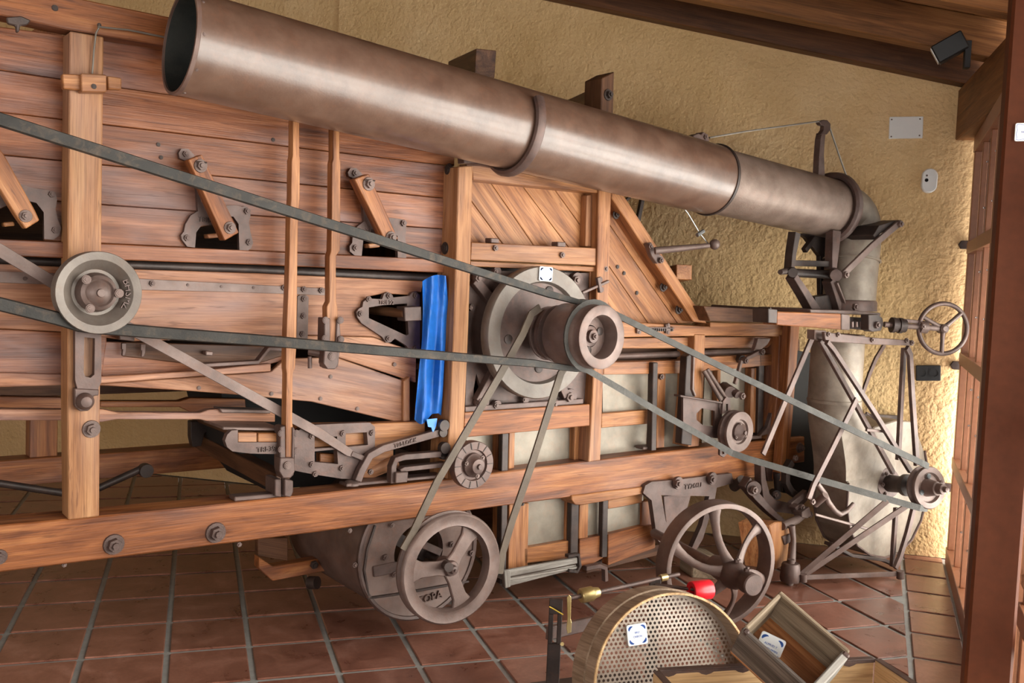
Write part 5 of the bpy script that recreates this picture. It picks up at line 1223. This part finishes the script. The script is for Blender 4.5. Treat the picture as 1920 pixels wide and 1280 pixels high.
card('tile_card', cpos - ed * .0045, V(pr2 - pl2) + ev * -.0, -camv(0, 1, 0) - ed * 0, .075, .072, 'white tile card with blue corners lying inside the tilted grain box', ['ALMUD Y', '1/2 CELEMIN'])
# steelyard scale behind the sieve
SD = 3.6
sb0 = cam3(1043, 1124, SD)
sc_ = thing('weighing_scale', V((sb0.x, sb0.y, 0)), 'dark iron weighing scale with brass sliding weight standing left of the sieve', 'scale')
mS = SD / F
rt_ = (r0 - V((0, 0, r0.z))).normalized(); fw_ = V((0, 0, 1)).cross(rt_)
wP = 25 * mS
pz = sb0.z
sp_ = lambda dx, z: V((sb0.x, sb0.y, z)) + rt_ * dx
slot_t, slot_b = pz - 28 * mS, pz - 85 * mS
boxo('post', sp_(-wP / 2, .0), rt_ * wP, fw_ * .02, V((0, 0, slot_b)), 'irond', sc_, .002)
boxo('post', sp_(-wP / 2, slot_b), rt_ * wP * .34, fw_ * .02, V((0, 0, slot_t - slot_b)), 'irond', sc_, .002)
boxo('post', sp_(wP / 2 - wP * .34, slot_b), rt_ * wP * .34, fw_ * .02, V((0, 0, slot_t - slot_b)), 'irond', sc_, .002)
boxo('post_cap', sp_(-wP / 2, slot_t), rt_ * wP, fw_ * .02, V((0, 0, pz - slot_t)), 'irond', sc_, .002)
tube('yellow_wire', [cam3(x, y, SD - .015) for x, y in ((1030, 1137), (1036, 1140), (1046, 1146), (1056, 1152))], .0022, 'yellow', sc_, 6)
bmz = [cam3(1070, 1121, SD - .0), cam3(1273, 1076, SD + .22)]
tube('beam', bmz, .0085, 'iron', sc_, 10)
bd_ = (bmz[1] - bmz[0]).normalized(); bl_ = (bmz[1] - bmz[0]).length
lathe('sliding_weight', bmz[0] + bd_ * .042, bd_, [(0, .01), (0, .024), (.006, .028), (.05, .028), (.056, .022), (.08, .018), (.08, .01)], 'brass', sc_, 24)
lathe('beam_clip', bmz[0] + bd_ * bl_ * .82, bd_, [(0, .009), (0, .014), (.03, .014), (.03, .009)], 'brass', sc_, 16)
pr_hk = [cam3(x, y, SD - .03) for x, y in ((1063, 1120), (1067, 1115), (1071, 1119), (1070, 1160), (1072, 1168), (1071, 1185), (1064, 1188), (1062, 1178), (1064, 1160))]
solid('brass_hook', pr_hk, r2 * .008, 'brass', sc_, (0, 0, 1), .001)
g0, g1 = cam3(1026, 1187, SD + .03), cam3(1140, 1160, SD + .25)
box3('lever_bar', g0, g1, (0, 0, 1), .05, .02, 'iron', sc_)
g2_, g3 = cam3(1229, 1092, SD + .16), cam3(1226, 1180, SD + .16)
boxo('end_post', V((g2_.x, g2_.y, 0)) - rt_ * .022, rt_ * .044, fw_ * .02, V((0, 0, g2_.z + .01)), 'irond', sc_, .002)
bolt(sc_, 0, 0, 0, .008, 'brass', 'nut', at=cam3(1054, 1207, SD - .01), ax=(CAM - sb0))
q = cam3(1166, 1124, SD + .12); tube('hook', [q + V((0, 0, -.03)), q, q + V((0, 0, .014))], [.012, .015, .008], 'iron', sc_, 10)
boxo('base', sp_(-.08, .0) + V((0, 0, .003)), (V((g2_.x, g2_.y, 0)) - V((sb0.x, sb0.y, 0))) * 1.15, fw_ * .16, V((0, 0, .03)), 'irond', sc_, .003)
RDp = cam3(1311, 1106, SD + .10); ra = (-rt_ * .9 + V((0, 0, 0)) + fw_ * -.35).normalized()
lathe('counterweight', RDp - ra * .05, ra, [(0, .0), (0, .034), (.004, .037), (.082, .037), (.086, .034), (.083, .018), (.06, .017), (.06, 0)], 'red', sc_, 30, False, 'red painted round counterweight')
tube('counterweight_rod', [RDp, V((g2_.x, g2_.y, RDp.z - .004))], .007, 'iron', sc_, 8)
